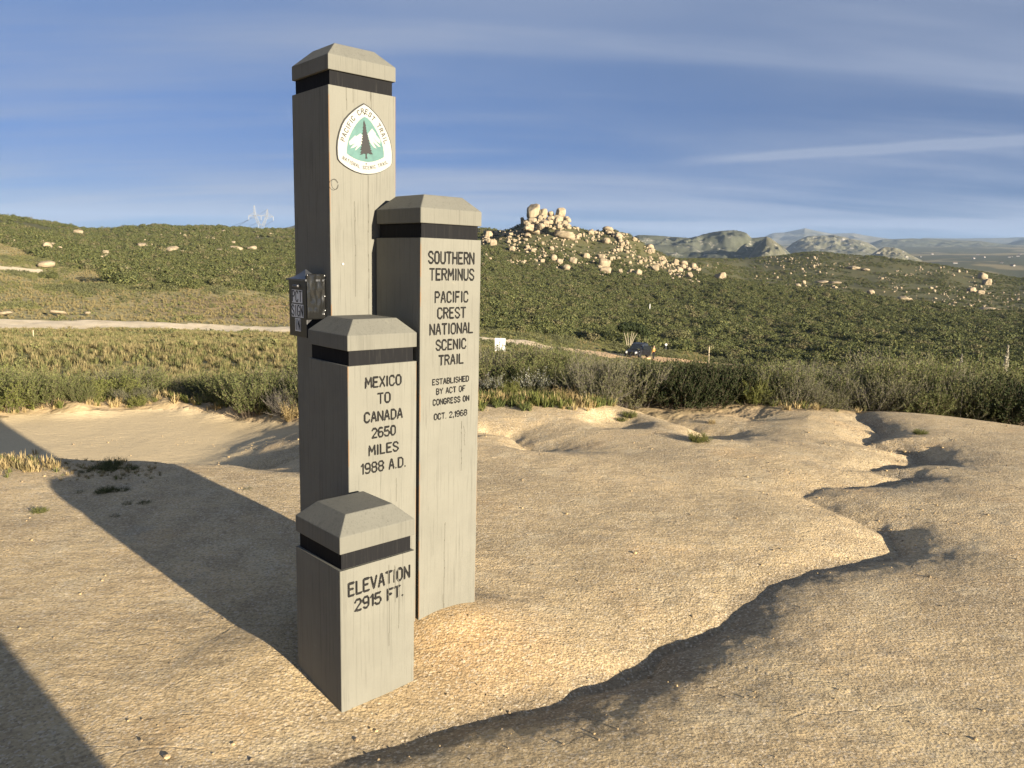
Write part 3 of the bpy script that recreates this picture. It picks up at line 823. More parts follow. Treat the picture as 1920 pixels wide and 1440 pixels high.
def post_face(parent, z0, z1, texts, cracks, fine, mat, rest_builder):
    """the sunlit face as a fine height field: letters routed in as grooves, drying cracks cut in"""
    zs = [z0]
    while zs[-1] < z1:
        z = zs[-1]
        step = .0017 if any(a <= z <= b for a, b in fine) else .008
        zs.append(min(z + step, z1))
    zs = np.array(zs)
    xs = np.concatenate([[0, .001, .0022], np.linspace(.004, W - .004, 168), [W - .0022, W - .001, W]])
    X, Zg = np.meshgrid(xs, zs, indexing='ij')
    dep = np.maximum(0, .0022 - np.minimum(X, W - X)) * 1.0
    dep = dep + .0005 * vnoise(X * 60, Zg * 2.2, 5) + .0004 * vnoise(X * 200, Zg * 5, 9)
    lab = np.zeros(X.shape, int)
    def carve(polys, r, depth, label):
        nonlocal dep
        pts = np.array([p for pl in polys for p in pl])
        j0, j1 = np.searchsorted(zs, pts[:, 1].min() - 2 * r), np.searchsorted(zs, pts[:, 1].max() + 2 * r)
        i0, i1 = np.searchsorted(xs, pts[:, 0].min() - 2 * r), np.searchsorted(xs, pts[:, 0].max() + 2 * r)
        sx, sz = X[i0:i1, j0:j1], Zg[i0:i1, j0:j1]
        d = np.full(sx.shape, 1.0)
        for pl in polys:
            for a, b in zip(pl[:-1], pl[1:]):
                vx, vz = b[0] - a[0], b[1] - a[1]
                L = vx * vx + vz * vz + 1e-12
                t = np.clip(((sx - a[0]) * vx + (sz - a[1]) * vz) / L, 0, 1)
                d = np.minimum(d, np.hypot(sx - a[0] - t * vx, sz - a[1] - t * vz))
        dep[i0:i1, j0:j1] += depth * np.clip(1 - (d / r) ** 2, 0, 1)
        sub = lab[i0:i1, j0:j1]; sub[d < r * .96] = label
    texts = [[ln] for blk in texts for ln in blk]
    for k, blk in enumerate(texts):
        for (txt, s0, s1, z, h, r) in blk: carve(line_strokes(txt, s0, s1, z, h), r * 1.0, .0042, k + 1)
    for pl, r in cracks: carve([pl], r, .004, 99)
    V = np.stack([X, dep, Zg], -1).reshape(-1, 3)
    idx = np.arange(V.shape[0]).reshape(X.shape)
    F = np.stack([idx[:-1, :-1], idx[1:, :-1], idx[1:, 1:], idx[:-1, 1:]], -1)
    fl = np.max(np.stack([lab[:-1, :-1], lab[1:, :-1], lab[1:, 1:], lab[:-1, 1:]]), axis=0)
    cnt = (np.stack([lab[:-1, :-1], lab[1:, :-1], lab[1:, 1:], lab[:-1, 1:]]) == fl).sum(0)
    fl = np.where((cnt >= 2) & (fl > 0) & (fl < 99), fl, 0)
    keep = F[fl == 0]
    # the rest of the timber: sides, back, top ledge
    e = .0022
    rv = [(0, e, z0), (0, W, z0), (W, W, z0), (W, e, z0), (0, e, z1), (0, W, z1), (W, W, z1), (W, e, z1)]
    n = len(V)
    nz_ = 40
    sides = []
    zz = np.linspace(z0, z1, nz_)
    SV, SF = [], []
    def wall(pa, pb, flip):
        b0 = len(SV)
        m = 10
        for i in range(m + 1):
            for j in range(nz_):
                t = i / m
                SV.append((pa[0] + (pb[0] - pa[0]) * t, pa[1] + (pb[1] - pa[1]) * t, zz[j]))
        for i in range(m):
            for j in range(nz_ - 1):
                q = [b0 + i * nz_ + j, b0 + (i + 1) * nz_ + j, b0 + (i + 1) * nz_ + j + 1, b0 + i * nz_ + j + 1]
                SF.append(q if not flip else q[::-1])
    wall((0, e), (0, W), True); wall((W, e), (W, W), False); wall((0, W), (W, W), True)
    b0 = len(SV)
    SV += [(0, e, z1), (W, e, z1), (W, W, z1), (0, W, z1)]
    SF.append([b0, b0 + 1, b0 + 2, b0 + 3])
    VV = np.concatenate([V, np.array(SV)]); FF = np.concatenate([keep, np.array(SF) + n])
    me = mesh_np('body', VV, FF, mat)
    cr = np.concatenate([(lab == 99).reshape(-1).astype(float), np.zeros(len(SV))])
    fattr(me, 'crack', cr)
    raw = np.concatenate([((X < .004) | (X > W - .003)).reshape(-1) * sstep(.02, .22, fbm(X.reshape(-1) * 60, Zg.reshape(-1) * 9, 3 + int(z1 * 50), 4)) * .85, np.zeros(len(SV))])
    fattr(me, 'raw', raw)
    add('body', me, parent)
    for k in range(len(texts)):
        ff = F[fl == k + 1]
        used = np.unique(ff); remap = np.zeros(n, int); remap[used] = np.arange(len(used))
        add('lettering', mesh_np('lettering', V[used], remap[ff], M_LETTER), parent)

def post_cap(parent, z0, z1, mat, inset=.054, rise=.053, cracks=()):
    bm = bmesh.new()
    vs = [bm.verts.new(p) for p in ((0, 0, z0), (W, 0, z0), (W, W, z0), (0, W, z0), (0, 0, z1), (W, 0, z1), (W, W, z1), (0, W, z1),
          (inset, inset, z1 + rise), (W - inset, inset, z1 + rise), (W - inset, W - inset, z1 + rise), (inset, W - inset, z1 + rise))]
    for q in ((3, 2, 1, 0), (0, 1, 5, 4), (1, 2, 6, 5), (2, 3, 7, 6), (3, 0, 4, 7), (4, 5, 9, 8), (5, 6, 10, 9), (6, 7, 11, 10), (7, 4, 8, 11), (8, 9, 10, 11)):
        bm.faces.new([vs[i] for i in q])
    bmesh.ops.bevel(bm, geom=bm.edges[:], offset=.0028, segments=2, affect='EDGES', profile=.6)
    return bm_obj('cap', bm, mat, parent)

def post_band(parent, z0, z1, rec=.0105):
    bm = bmesh.new()
    bm_box(bm, rec, W - rec, rec, W - rec, z0 - .012, z1 + .012)
    return bm_obj('band', bm, M_BAND, parent)

def make_post(name, x, y, yaw, zb, zbt, zcb, zct, texts, cracks, fine, k, label, rise=.053, inset=.054):
    o = empty(name, (x, y, 0), yaw)
    tag(o, label, 'marker post', 'timber posts of the trail monument')
    post_face(o, zb, zbt, texts, cracks, fine, M_POST[k], None)
    post_band(o, zbt, zcb)
    post_cap(o, zcb, zct, M_CAP[k], inset, rise)
    return o
E_ = EYE
def wob(s, z0, z1, n, amp, seed):
    r = random.Random(seed); return [(s + amp * (r.random() - .5), z0 + (z1 - z0) * i / n) for i in range(n + 1)]
YT, YR, YM, YF = R(41.93), R(43.06), R(42.09), R(43.48)
tall = make_post('marker_post', -.6945, 2.9335, YT, -.25, E_ + .620, E_ + .674, E_ + .727, [],
    [(wob(.179, 2.0, 2.07, 4, .002, 1), .0016), (wob(.074, 1.99, 2.07, 3, .001, 2), .001), (wob(.165, 1.1, 1.76, 9, .004, 3), .0011), (wob(.102, 2.02, 2.07, 3, .001, 4), .001),
     (wob(.105, 1.3, 1.66, 6, .003, 5), .0009), (wob(.215, 1.25, 1.45, 5, .002, 6), .0009)],
    [(1.2, 2.08)], 0, 'tallest grey timber post with white trail emblem and its sign-in box at its flank', rise=.058, inset=.060)
rpost = make_post('marker_post', -.34437, 2.84048, YR, -.25, E_ + .077, E_ + .130, E_ + .184,
    [[('SOUTHERN', .037, .253, 1.436, .041, .0034), ('TERMINUS', .043, .254, 1.375, .040, .0034), ('PACIFIC', .068, .226, 1.291, .038, .0032), ('CREST', .081, .214, 1.231, .038, .0032),
      ('NATIONAL', .045, .252, 1.1705, .038, .0032), ('SCENIC', .075, .219, 1.111, .036, .0032), ('TRAIL', .089, .206, 1.053, .035, .0032)],
     [('ESTABLISHED', .059, .236, .979, .0205, .0021), ('BY ACT OF', .077, .219, .941, .0205, .0021), ('CONGRESS ON', .062, .239, .900, .0205, .0021), ('OCT. 2,1968', .068, .229, .843, .0215, .0021)]],
    [(wob(.205, .62, .82, 5, .003, 8), .0011), (wob(.125, .04, .42, 6, .004, 9), .001), (wob(.22, .72, .80, 3, .02, 10), .0009), (wob(.12, 0, .12, 3, .004, 19), .0013)],
    [(.02, .45), (.6, 1.49)], 1, 'grey timber post reading SOUTHERN TERMINUS')
mpost = make_post('marker_post', -.57148, 2.64457, YM, -.25, E_ - .375, E_ - .322, E_ - .269,
    [[('MEXICO', .070, .219, .9935, .0345, .0032), ('TO', .122, .172, .9325, .035, .0032), ('CANADA', .066, .225, .8685, .0335, .0032), ('2650', .097, .195, .808, .0335, .0032),
      ('MILES', .083, .207, .745, .034, .0032), ('1988 A.D.', .052, .240, .6805, .0355, .0032)]],
    [(wob(.20, .55, .64, 3, .002, 11), .0009)], [(.5, 1.07)], 2, 'grey timber post reading MEXICO TO CANADA 2650 MILES')
fpost = make_post('marker_post', -.53018, 2.31216, YF, -.25, E_ - .985, E_ - .930, E_ - .874,
    [[('ELEVATION', .030, .268, .374, .041, .0036), ('2915 FT.', .054, .241, .316, .037, .0036)]],
    [(wob(.21, .30, .43, 4, .002, 12), .001), (wob(.185, .15, .44, 6, .003, 13), .0009), (wob(.225, .2, .42, 5, .003, 14), .0009)], [(.12, .46)], 3, 'shortest grey timber post reading ELEVATION 2915 FT.')

# ---- emblem on the tallest post
OUT = [(0.1441, 2.0247), (0.1236, 2.0121), (0.1033, 1.9975), (0.0806, 1.9774), (0.0618, 1.9569), (0.0493, 1.9363), (0.0379, 1.9075), (0.0302, 1.877), (0.0279, 1.8514), (0.029, 1.8262), (0.0318, 1.8095), (0.0402, 1.7997), (0.0612, 1.7868), (0.0811, 1.7779), (0.1038, 1.7703), (0.1319, 1.7652), (0.1604, 1.7652), (0.1893, 1.77), (0.2159, 1.7784), (0.2402, 1.7907), (0.2632, 1.8063), (0.2695, 1.8182), (0.2714, 1.8475), (0.2687, 1.874), (0.262, 1.9021), (0.2498, 1.9295), (0.2351, 1.954), (0.2219, 1.972), (0.2034, 1.9901), (0.1852, 2.0038), (0.1645, 2.017)]
INN = [(0.1463, 1.9758), (0.1334, 1.9677), (0.1206, 1.9563), (0.1053, 1.9372), (0.0925, 1.9175), (0.0823, 1.8971), (0.0746, 1.8759), (0.0706, 1.8562), (0.0692, 1.8336), (0.0816, 1.8264), (0.0966, 1.8204), (0.1118, 1.8155), (0.1297, 1.8126), (0.1477, 1.8111), (0.1633, 1.8116), (0.1816, 1.8147), (0.2001, 1.8212), (0.2161, 1.8279), (0.2308, 1.8365), (0.2309, 1.8521), (0.2282, 1.8695), (0.2216, 1.8908), (0.2124, 1.9095), (0.2006, 1.9277), (0.1875, 1.9457), (0.1746, 1.9609), (0.1591, 1.9722)]
ML = [(0.0771, 1.8762), (0.1037, 1.9018), (0.1113, 1.9006), (0.1266, 1.9125), (0.1368, 1.9069), (0.1379, 1.8789), (0.125, 1.8645), (0.1045, 1.8476), (0.1071, 1.856), (0.1174, 1.8679), (0.097, 1.857), (0.0831, 1.8534), (0.1022, 1.8727), (0.082, 1.8639)]
MR = [(0.1587, 1.9139), (0.1627, 1.9187), (0.1783, 1.9369), (0.194, 1.9215), (0.1966, 1.9141), (0.215, 1.8988), (0.2142, 1.8844), (0.2004, 1.8905), (0.1834, 1.9038), (0.2004, 1.8862), (0.2168, 1.8731), (0.2056, 1.8736), (0.1807, 1.8882), (0.1977, 1.865), (0.1845, 1.869), (0.1689, 1.8847)]
TREE = [(0.1431, 1.9625), (0.1474, 1.9524), (0.1517, 1.9432), (0.1499, 1.9398), (0.1532, 1.9348), (0.1511, 1.9328), (0.1542, 1.9263), (0.1526, 1.9239), (0.1567, 1.9169), (0.1541, 1.915), (0.1608, 1.9081), (0.1574, 1.9068), (0.1618, 1.8986), (0.1586, 1.897), (0.1669, 1.8888), (0.1625, 1.8872), (0.1689, 1.8777), (0.1647, 1.8766), (0.172, 1.8698), (0.1675, 1.8682), (0.174, 1.8624), (0.1688, 1.8607), (0.1779, 1.853), (0.1714, 1.8522), (0.1813, 1.8424), (0.1713, 1.8409), (0.1609, 1.8435), (0.1552, 1.8407), (0.1543, 1.833), (0.1574, 1.8234), (0.1486, 1.8225), (0.1494, 1.8324), (0.1487, 1.84), (0.1402, 1.8402), (0.1337, 1.8362), (0.1242, 1.8346), (0.1312, 1.8425), (0.1253, 1.8429), (0.1325, 1.8502), (0.1254, 1.8537), (0.1313, 1.8587), (0.128, 1.8616), (0.1339, 1.8666), (0.1289, 1.8725), (0.1353, 1.8776), (0.1302, 1.8834), (0.1367, 1.8874), (0.1324, 1.8945), (0.138, 1.8984), (0.1342, 1.9023), (0.1386, 1.9082), (0.1351, 1.9142), (0.1395, 1.9201), (0.1369, 1.9241), (0.1403, 1.931), (0.1378, 1.935), (0.1409, 1.9418), (0.14, 1.9525)]
TXT1 = [(0.051, 1.8742), (0.0587, 1.8974), (0.0701, 1.92), (0.0815, 1.9405), (0.0942, 1.9602), (0.1056, 1.9735), (0.1209, 1.9862), (0.1362, 1.9948), (0.1464, 1.9973), (0.1592, 1.9937), (0.1721, 1.9847), (0.1863, 1.9726), (0.1981, 1.9623), (0.2125, 1.9467), (0.2244, 1.9285), (0.2337, 1.9099), (0.243, 1.8866)]
TXT2 = [(0.0503, 1.8178), (0.0714, 1.8082), (0.0964, 1.7988), (0.1218, 1.7916), (0.1424, 1.7892), (0.1632, 1.7905), (0.1868, 1.7956), (0.2134, 1.8048), (0.2321, 1.8122), (0.2483, 1.8216)]
def prism_bm(bm, poly, y0, y1):
    """a flat shape in the x-z plane with real thickness, from y0 (outer) to y1"""
    a = [bm.verts.new((p[0], y0, p[1])) for p in poly]; b = [bm.verts.new((p[0], y1, p[1])) for p in poly]
    n = len(poly)
    bm.faces.new(a); bm.faces.new(b[::-1])
    for i in range(n): bm.faces.new((a[i], b[i], b[(i + 1) % n], a[(i + 1) % n]))
def offset_poly(poly, d):
    P = np.array(poly); c = P.mean(0); v = P - c
    return [tuple(p) for p in (c + v * (1 + d / np.linalg.norm(v, axis=1))[:, None])]
def ribbon(bm, pl, r, y0, y1):
    for a, b in zip(pl[:-1], pl[1:]):
        a, b = np.array(a), np.array(b); t = b - a; L = np.linalg.norm(t)
        if L < 1e-9: t = np.array([1e-4, 0]); L = 1e-4
        t = t / L; n = np.array([-t[1], t[0]]); a = a - t * r * .8; b = b + t * r * .8
        y0 -= .00002
        prism_bm(bm, [tuple(a - n * r), tuple(b - n * r), tuple(b + n * r), tuple(a + n * r)], y0, y1)
def finish(name, bm, mat, parent):
    bmesh.ops.recalc_face_normals(bm, faces=bm.faces[:]); bmesh.ops.triangulate(bm, faces=[f for f in bm.faces if len(f.verts) > 4])
    return bm_obj(name, bm, mat, parent)
def path_at(path, d):
    P = np.array(path); seg = np.linalg.norm(np.diff(P, axis=0), axis=1); cum = np.concatenate([[0], np.cumsum(seg)])
    d = min(max(d, 0), cum[-1]); k = min(int(np.searchsorted(cum, d, 'right')) - 1, len(seg) - 1)
    t = (d - cum[k]) / seg[k]; p = P[k] + (P[k + 1] - P[k]) * t
    # smoothed tangent
    a = np.array([np.interp(max(d - .02, 0), cum, P[:, i]) for i in (0, 1)]); b = np.array([np.interp(min(d + .02, cum[-1]), cum, P[:, i]) for i in (0, 1)])
    tt = (b - a) / np.linalg.norm(b - a)
    return p, tt, cum[-1]
M_WHITE = mat_plain('enamel_white', (.275, .275, .25), .5, .3, 60, .92)
M_TEAL = mat_plain('enamel_teal', (.058, .135, .122), .5, .3, 40, .8)
M_BLACKP = mat_plain('enamel_black', (.010, .010, .010), .55, .3)
M_INK = mat_plain('ink_grey', (.022, .020, .017), .6, .2)
M_STEEL = mat_plain('steel', (.45, .45, .44), .35, .5, metal=1.0)
def make_emblem():
    o = empty('trail_emblem', (-.6945, 2.9335, 0), YT)
    tag(o, 'white rounded triangle trail emblem with black tree and teal sky, on the tallest post', 'sign')
    bm = bmesh.new(); prism_bm(bm, OUT, -.0045, .0012); finish('backing', bm, M_BLACKP, o)
    bm = bmesh.new(); prism_bm(bm, [(p[0] + .0005, p[1] - .0016) for p in offset_poly(OUT, -.0034)], -.0060, -.0040); finish('face_plate', bm, M_WHITE, o)
    bm = bmesh.new(); prism_bm(bm, INN, -.0068, -.0055); finish('sky_field', bm, M_TEAL, o)
    bm = bmesh.new(); prism_bm(bm, ML, -.0075, -.0064); prism_bm(bm, MR, -.0075, -.0064); finish('snowy_peaks', bm, M_WHITE, o)
    bm = bmesh.new(); prism_bm(bm, TREE, -.0084, -.0070); finish('tree_motif', bm, M_BLACKP, o)
    def arc(txt, path, h, width, r, word_gap, flip):
        bm = bmesh.new()
        _, _, L = path_at(path, 0)
        units = [(.55 if c in 'I' else 1.0) if c != ' ' else word_gap for c in txt]
        tot = sum(units); d = 0
        for c, uu in zip(txt, units):
            if c != ' ':
                p, t, _ = path_at(path, (d + uu / 2) / tot * L)
                n = np.array([-t[1], t[0]])
                w = GW.get(c, 4.0); kx = width * (w / 4.0 if c in 'MI' else 1.0) / w; kz = h / 6
                for pl in GL[c]:
                    pts = [tuple(p + t * ((q[0] - w / 2) * kx) + n * ((q[1] - 3) * kz)) for q in pl]
                    ribbon(bm, pts, r, -.0068, -.0055)
            d += uu
        finish('lettering', bm, M_INK, o)
    arc('PACIFIC CREST TRAIL', TXT1, .0160, .0098, .00135, .9, False)
    arc('NATIONAL SCENIC TRAIL', TXT2, .0112, .0064, .00085, .8, False)
    for s, z in ((.1458, 1.9854), (.1521, 1.8037)):
        bm = bmesh.new(); bm_tube(bm, (s, -.0078, z), (s, -.004, z), .0026, .0026, 10); bm_obj('screw', bm, M_INK, o)
make_emblem()
def make_loop():
    bm = bmesh.new()
    pts = []
    for i in range(20):
        a = i / 19 * 6.0 + .3
        pts.append((.016 + .017 * math.cos(a), -.004 - .010 * (1 + math.cos(a * 1.0 + 2.6)) * .5, 1.717 + .019 * math.sin(a)))
    bm_chain(bm, pts, .0008, 5)
    o = bm_obj('wire_loop', bm, M_INK, tall)
    bm = bmesh.new(); bm_tube(bm, (.0505, -.004, 1.4244), (.0505, .002, 1.4244), .0045, .0045, 10); bm_obj('screw', bm, M_STEEL, tall)
make_loop()

# ---- sign-in box on the shaded face of the tallest post
def make_box():
    # local x: out of the shaded face, local y: along it away from the near edge
    o = empty('register_box', (-.6945, 2.9335, 0), YT + math.pi)       # local -y along the post's y; local x outward
    tag(o, 'black metal box with PCT SIGN IN letters fixed to the tallest post', 'register box')
    blk = mat_plain('black_metal', (.012, .012, .013), .38, .5, 30, .7)
    tile = mat_plain('letter_tile', (.62, .63, .64), .4, .5, 80, .85)
    s0, s1, p = .048, .193, .078
    zb, zt, zp = 1.142, 1.362, 1.398
    # in o's frame: outward = +x, along the face = -y
    bm = bmesh.new(); bm_box(bm, .0005, p, -s1, -s0, zb, zt, bevel=.003); bm_obj('case', bm, blk, o)
    bm = bmesh.new()
    e = .006
    n = 8; rows = []
    for i in range(n + 1):                                               # roof with a hollow curve up to a ridge
        t = i / n; k = (1 - t); z = zt + .002 + (zp - zt) * (t ** 1.6)
        y0 = -s0 + e - (s1 - s0 + 2 * e) / 2 * t; y1 = -s1 - e + (s1 - s0 + 2 * e) / 2 * t
        xa, xb = .0005 + p * .5 * t, p + e - (p * .45 + e) * t
        rows.append([bm.verts.new((xa, y0, z)), bm.verts.new((xb, y0, z)), bm.verts.new((xb, y1 - 1e-4, z)), bm.verts.new((xa, y1 - 1e-4, z))])
    for a, b in zip(rows[:-1], rows[1:]):
        for i in range(4): bm.faces.new((a[i], a[(i + 1) % 4], b[(i + 1) % 4], b[i]))
    lo = [bm.verts.new(v.co - Vector((0, 0, .007))) for v in rows[0]]
    for i in range(4): bm.faces.new((lo[i], lo[(i + 1) % 4], rows[0][(i + 1) % 4], rows[0][i]))
    bm.faces.new(lo); bm.faces.new(rows[-1])
    finish('lid', bm, mat_plain('lid_metal', (.045, .048, .055), .35, .5, 30, .8), o)
    bm = bmesh.new()
    bm_box(bm, p - .001, p + .012, -(s0 + s1) / 2 - .022, -(s0 + s1) / 2 + .022, zt - .030, zt - .020, bevel=.0045); bm_obj('knob', bm, mat_plain('knob', (.06, .06, .065), .3, .5), o)
    # clear plastic panel, wrinkled, on the sunny side
    g = 24
    V, F = [], []
    for i in range(g + 1):
        for j in range(g + 1):
            x = .002 + (p - .002) * i / g; zz = 1.213 + (1.385 - 1.213) * j / g
            top = 0.0
            yy = -s0 + .006 + .0030 * float(fbm(np.array([x * 55]), np.array([zz * 30]), 4, 3)[0])
            V.append((x, yy, zz - .02 * (i / g) * (j / g) ** 4 * 0))
    for i in range(g):
        for j in range(g):
            a = i * (g + 1) + j; F.append((a, a + g + 1, a + g + 2, a + 1))
    pl = NT('clear_plastic', .12, .6)
    pl.color((.012, .012, .0115))
    me = mesh_np('panel', V, np.array(F), pl.m, smooth=True)
    pn = add('panel', me, o)
    sm = pn.modifiers.new('thick', 'SOLIDIFY'); sm.thickness = .002; sm.offset = 0
    for x, z in ((.006, 1.378), (.006, 1.30), (.005, 1.246), (.010, 1.232)):
        bm = bmesh.new(); bmesh.ops.create_uvsphere(bm, u_segments=10, v_segments=6, radius=.0036, matrix=Matrix.Translation((x, -s0 + .009, z))); bm_obj('screw', bm, M_STEEL, pn)
    # letter tiles: dark letter on a pale tile
    rows_ = [('PCT', 1.272, .052), ('SIGN', 1.217, .052), ('IN', 1.163, .052)]
    cm = -(s0 + s1) / 2 - .001
    for txt, zz, h in rows_:
        tw = .0265 if txt != 'PCT' else .0285
        wids = [tw * (.75 if c == 'I' else 1.0) for c in txt]
        d = -sum(wids) / 2
        shift = {'PCT': .000, 'SIGN': .002, 'IN': .003}[txt]
        for c, w in zip(txt, wids):
            # reading direction, seen from outside: from far end (s1) to near end (s0) = +y
            y0 = cm + shift + d; y1 = y0 + w - .0012
            bm = bmesh.new(); bm_box(bm, p - .0005, p + .0012, y0, y1, zz, zz + h - .002); tl = bm_obj('letter_tile', bm, tile, o)
            bm = bmesh.new(); gw = GW.get(c, 4.0)
            kx, kz = (w * .60) / max(gw, 2.2), (h * .76) / 6
            for poly in GL[c]:
                pts = [((y0 + y1) / 2 + (q[0] - gw / 2) * kx, zz + h * .11 + q[1] * kz) for q in poly]
                for a, b in zip(pts[:-1], pts[1:]):
                    bm_box(bm, p + .0008, p + .0021, -.5, .5, -.5, .5, None) if False else None
                    A_, B_ = Vector((p + .0014, a[0], a[1])), Vector((p + .0014, b[0], b[1]))
                    dv = (B_ - A_); L = dv.length
                    if L < 1e-6: continue
                    up = Vector((1, 0, 0)); sd = dv.normalized().cross(up)
                    r = .0021
                    q8 = []
                    for ux in (-.0006, .0008):
                        for (ee, ss) in ((-1, -1), (1, -1), (1, 1), (-1, 1)):
                            base = A_ if ee < 0 else B_
                            q8.append(bm.verts.new(base + dv.normalized() * (ee * r * .7) + sd * (ss * r) + up * (ux + random.random() * 5e-5)))
                    for fc in ((0, 1, 2, 3), (7, 6, 5, 4), (0, 4, 5, 1), (1, 5, 6, 2), (2, 6, 7, 3), (3, 7, 4, 0)): bm.faces.new([q8[i] for i in fc])
            bmesh.ops.recalc_face_normals(bm, faces=bm.faces[:])
            bm_obj('letter', bm, M_BLACKP, tl)
            d += w
        
make_box()
# ------------------------------------------------------------------ plants
def mat_leaf(name, c0, c1, trans=.25, tip=None, brown=None):
    t = NT(name, .7, .15)
    rnd = t.attr('rnd')
    oi = t.n.new('ShaderNodeObjectInfo')
    c = t.mix(rnd, c0, c1)
    k = t.rng(oi.outputs['Random'], 0, 1, .0, .55)
    c = t.mix(k, c, t.mix(1.0, c, (.75, .80, .85), 'MULTIPLY'))
    if brown: c = t.mix(t.rng(oi.outputs['Random'], .74, .95, 0, .6), c, brown)
    if tip is not None: c = t.mix(t.math('MULTIPLY', t.attr('tipw'), .8), c, tip)
    t.color(c)
    tr = t.n.new('ShaderNodeBsdfTranslucent'); t.l.new(c, tr.inputs[0])
    mx = t.n.new('ShaderNodeMixShader'); mx.inputs[0].default_value = trans
    out = [n for n in t.n if n.type == 'OUTPUT_MATERIAL'][0]
    t.l.new(t.b.outputs[0], mx.inputs[1]); t.l.new(tr.outputs[0], mx.inputs[2]); t.l.new(mx.outputs[0], out.inputs[0])
    return t.m
M_LEAF_G = mat_leaf('leaf_green', (.066, .085, .026), (.170, .182, .062), .24, (.27, .25, .10))
M_LEAF_O = mat_leaf('leaf_olive', (.082, .088, .038), (.185, .176, .082), .24, (.25, .22, .11))
M_LEAF_Y = mat_leaf('leaf_bright', (.12, .135, .035), (.19, .195, .055), .3, (.26, .25, .08))
M_DRY = mat_leaf('dry_straw', (.30, .215, .095), (.42, .32, .16), .2)
M_FIELD = mat_leaf('field_straw', (.21, .165, .075), (.31, .255, .125), .25)
M_FIELDG = mat_leaf('field_green', (.13, .13, .048), (.21, .20, .08), .25)
M_FLOWER = mat_leaf('pale_flower', (.40, .40, .36), (.55, .53, .46), .2)
M_HILLB = mat_leaf('hill_brush', (.040, .052, .016), (.150, .148, .054), .10, None, (.16, .13, .07))
M_STEM = mat_plain('twig', (.16, .125, .09), .9, .1, 30, .6)
M_STEMG = mat_plain('twig_grey', (.20, .175, .15), .9, .1, 30, .6)

def tri_prism(pts, r0, r1):
    """a three-sided tapering twig along pts"""
    pts = np.asarray(pts); n = len(pts)
    t = np.gradient(pts, axis=0); t /= np.linalg.norm(t, axis=1)[:, None] + 1e-9
    a = np.cross(t, [0.3, .2, 1.0]); a /= np.linalg.norm(a, axis=1)[:, None] + 1e-9
    b = np.cross(t, a); r = np.linspace(r0, r1, n)[:, None]
    V = np.stack([pts + r * (a * math.cos(k) + b * math.sin(k)) for k in (0, 2.094, 4.189)], 1).reshape(-1, 3)
    F = []
    for i in range(n - 1):
        for k in range(3): F.append((3 * i + k, 3 * i + (k + 1) % 3, 3 * i + 3 + (k + 1) % 3, 3 * i + 3 + k))
    return V, np.array(F)

def shrub_mesh(seed, h, spread, nst, leaves, leaf_l, leaf_w, twigs=4, upright=.6, tipd=0.0, bare=.30):
    r = np.random.default_rng(seed)
    SV, SF, so = [], [], 0
    P, Dv, Tw = [], [], []
    for i in range(nst):
        az = r.uniform(0, 2 * math.pi); th = abs(r.normal(0, .5)) * (1 - upright) * 1.6 + r.uniform(.05, .35)
        th = min(th, 1.25)
        L = h * r.uniform(.6, 1.0) * (1 - .25 * th)
        d = np.array([math.cos(az) * math.sin(th), math.sin(az) * math.sin(th), math.cos(th)])
        rad = spread * math.sqrt(r.uniform()) * .55
        b = np.array([math.cos(az) * rad, math.sin(az) * rad, -.04])
        side = r.normal(0, .12, 3)
        tt = np.linspace(0, 1, 6)[:, None]
        path = b + d * L * tt + np.array([0, 0, L * .22]) * tt ** 2 * math.sin(th) + side * L * tt ** 2
        V, F = tri_prism(path, .0055 * h ** .5, .0015)
        SV.append(V); SF.append(F + so); so += len(V)
        segs = [(path, bare, 1.0)]
        for k in range(twigs):
            t0 = r.uniform(.25, .85); p0 = np.array([np.interp(t0, tt[:, 0], path[:, q]) for q in range(3)])
            dd = d + r.normal(0, .55, 3); dd[2] = abs(dd[2]) + .35; dd /= np.linalg.norm(dd)
            tl = L * r.uniform(.18, .42)
            q = np.linspace(0, 1, 4)[:, None]
            tw = p0 + dd * tl * q + np.array([0, 0, tl * .25]) * q ** 2
            V, F = tri_prism(tw, .0026, .001)
            SV.append(V); SF.append(F + so); so += len(V)
            segs.append((tw, .1, .55))
        for path_, lo, wgt in segs:
            n = max(1, int(leaves * wgt)); t_ = r.uniform(lo, 1.0, n); tg = np.linspace(0, 1, len(path_))
            pp = np.stack([np.interp(t_, tg, path_[:, q]) for q in range(3)], 1)
            dv = path_[-1] - path_[0]; dv = dv / np.linalg.norm(dv)
            ld = dv + r.normal(0, .55, (n, 3)); ld /= np.linalg.norm(ld, axis=1)[:, None]
            P.append(pp); Dv.append(ld); Tw.append(t_ if wgt == 1.0 else np.full(n, .7))
    P, Dv, Tw = np.concatenate(P), np.concatenate(Dv), np.concatenate(Tw)
    n = len(P)
    w = np.cross(Dv, r.normal(0, 1, (n, 3))); w /= np.linalg.norm(w, axis=1)[:, None]
    ll = (leaf_l * r.uniform(.6, 1.3, n))[:, None]; lw = (leaf_w * r.uniform(.7, 1.3, n))[:, None]
    LV = np.stack([P, P + Dv * ll * .5 + w * lw, P + Dv * ll, P + Dv * ll * .5 - w * lw], 1).reshape(-1, 3)
    LF = np.arange(4 * n).reshape(-1, 4)
    rnd = np.repeat(np.clip(r.normal(.45, .28, n), 0, 1), 4)
    tw4 = np.repeat(np.clip((Tw - .6) / .4, 0, 1) * (r.uniform(0, 1, n) < .5), 4) * tipd
    return (np.concatenate(SV), np.concatenate(SF)), (LV, LF, rnd, tw4)

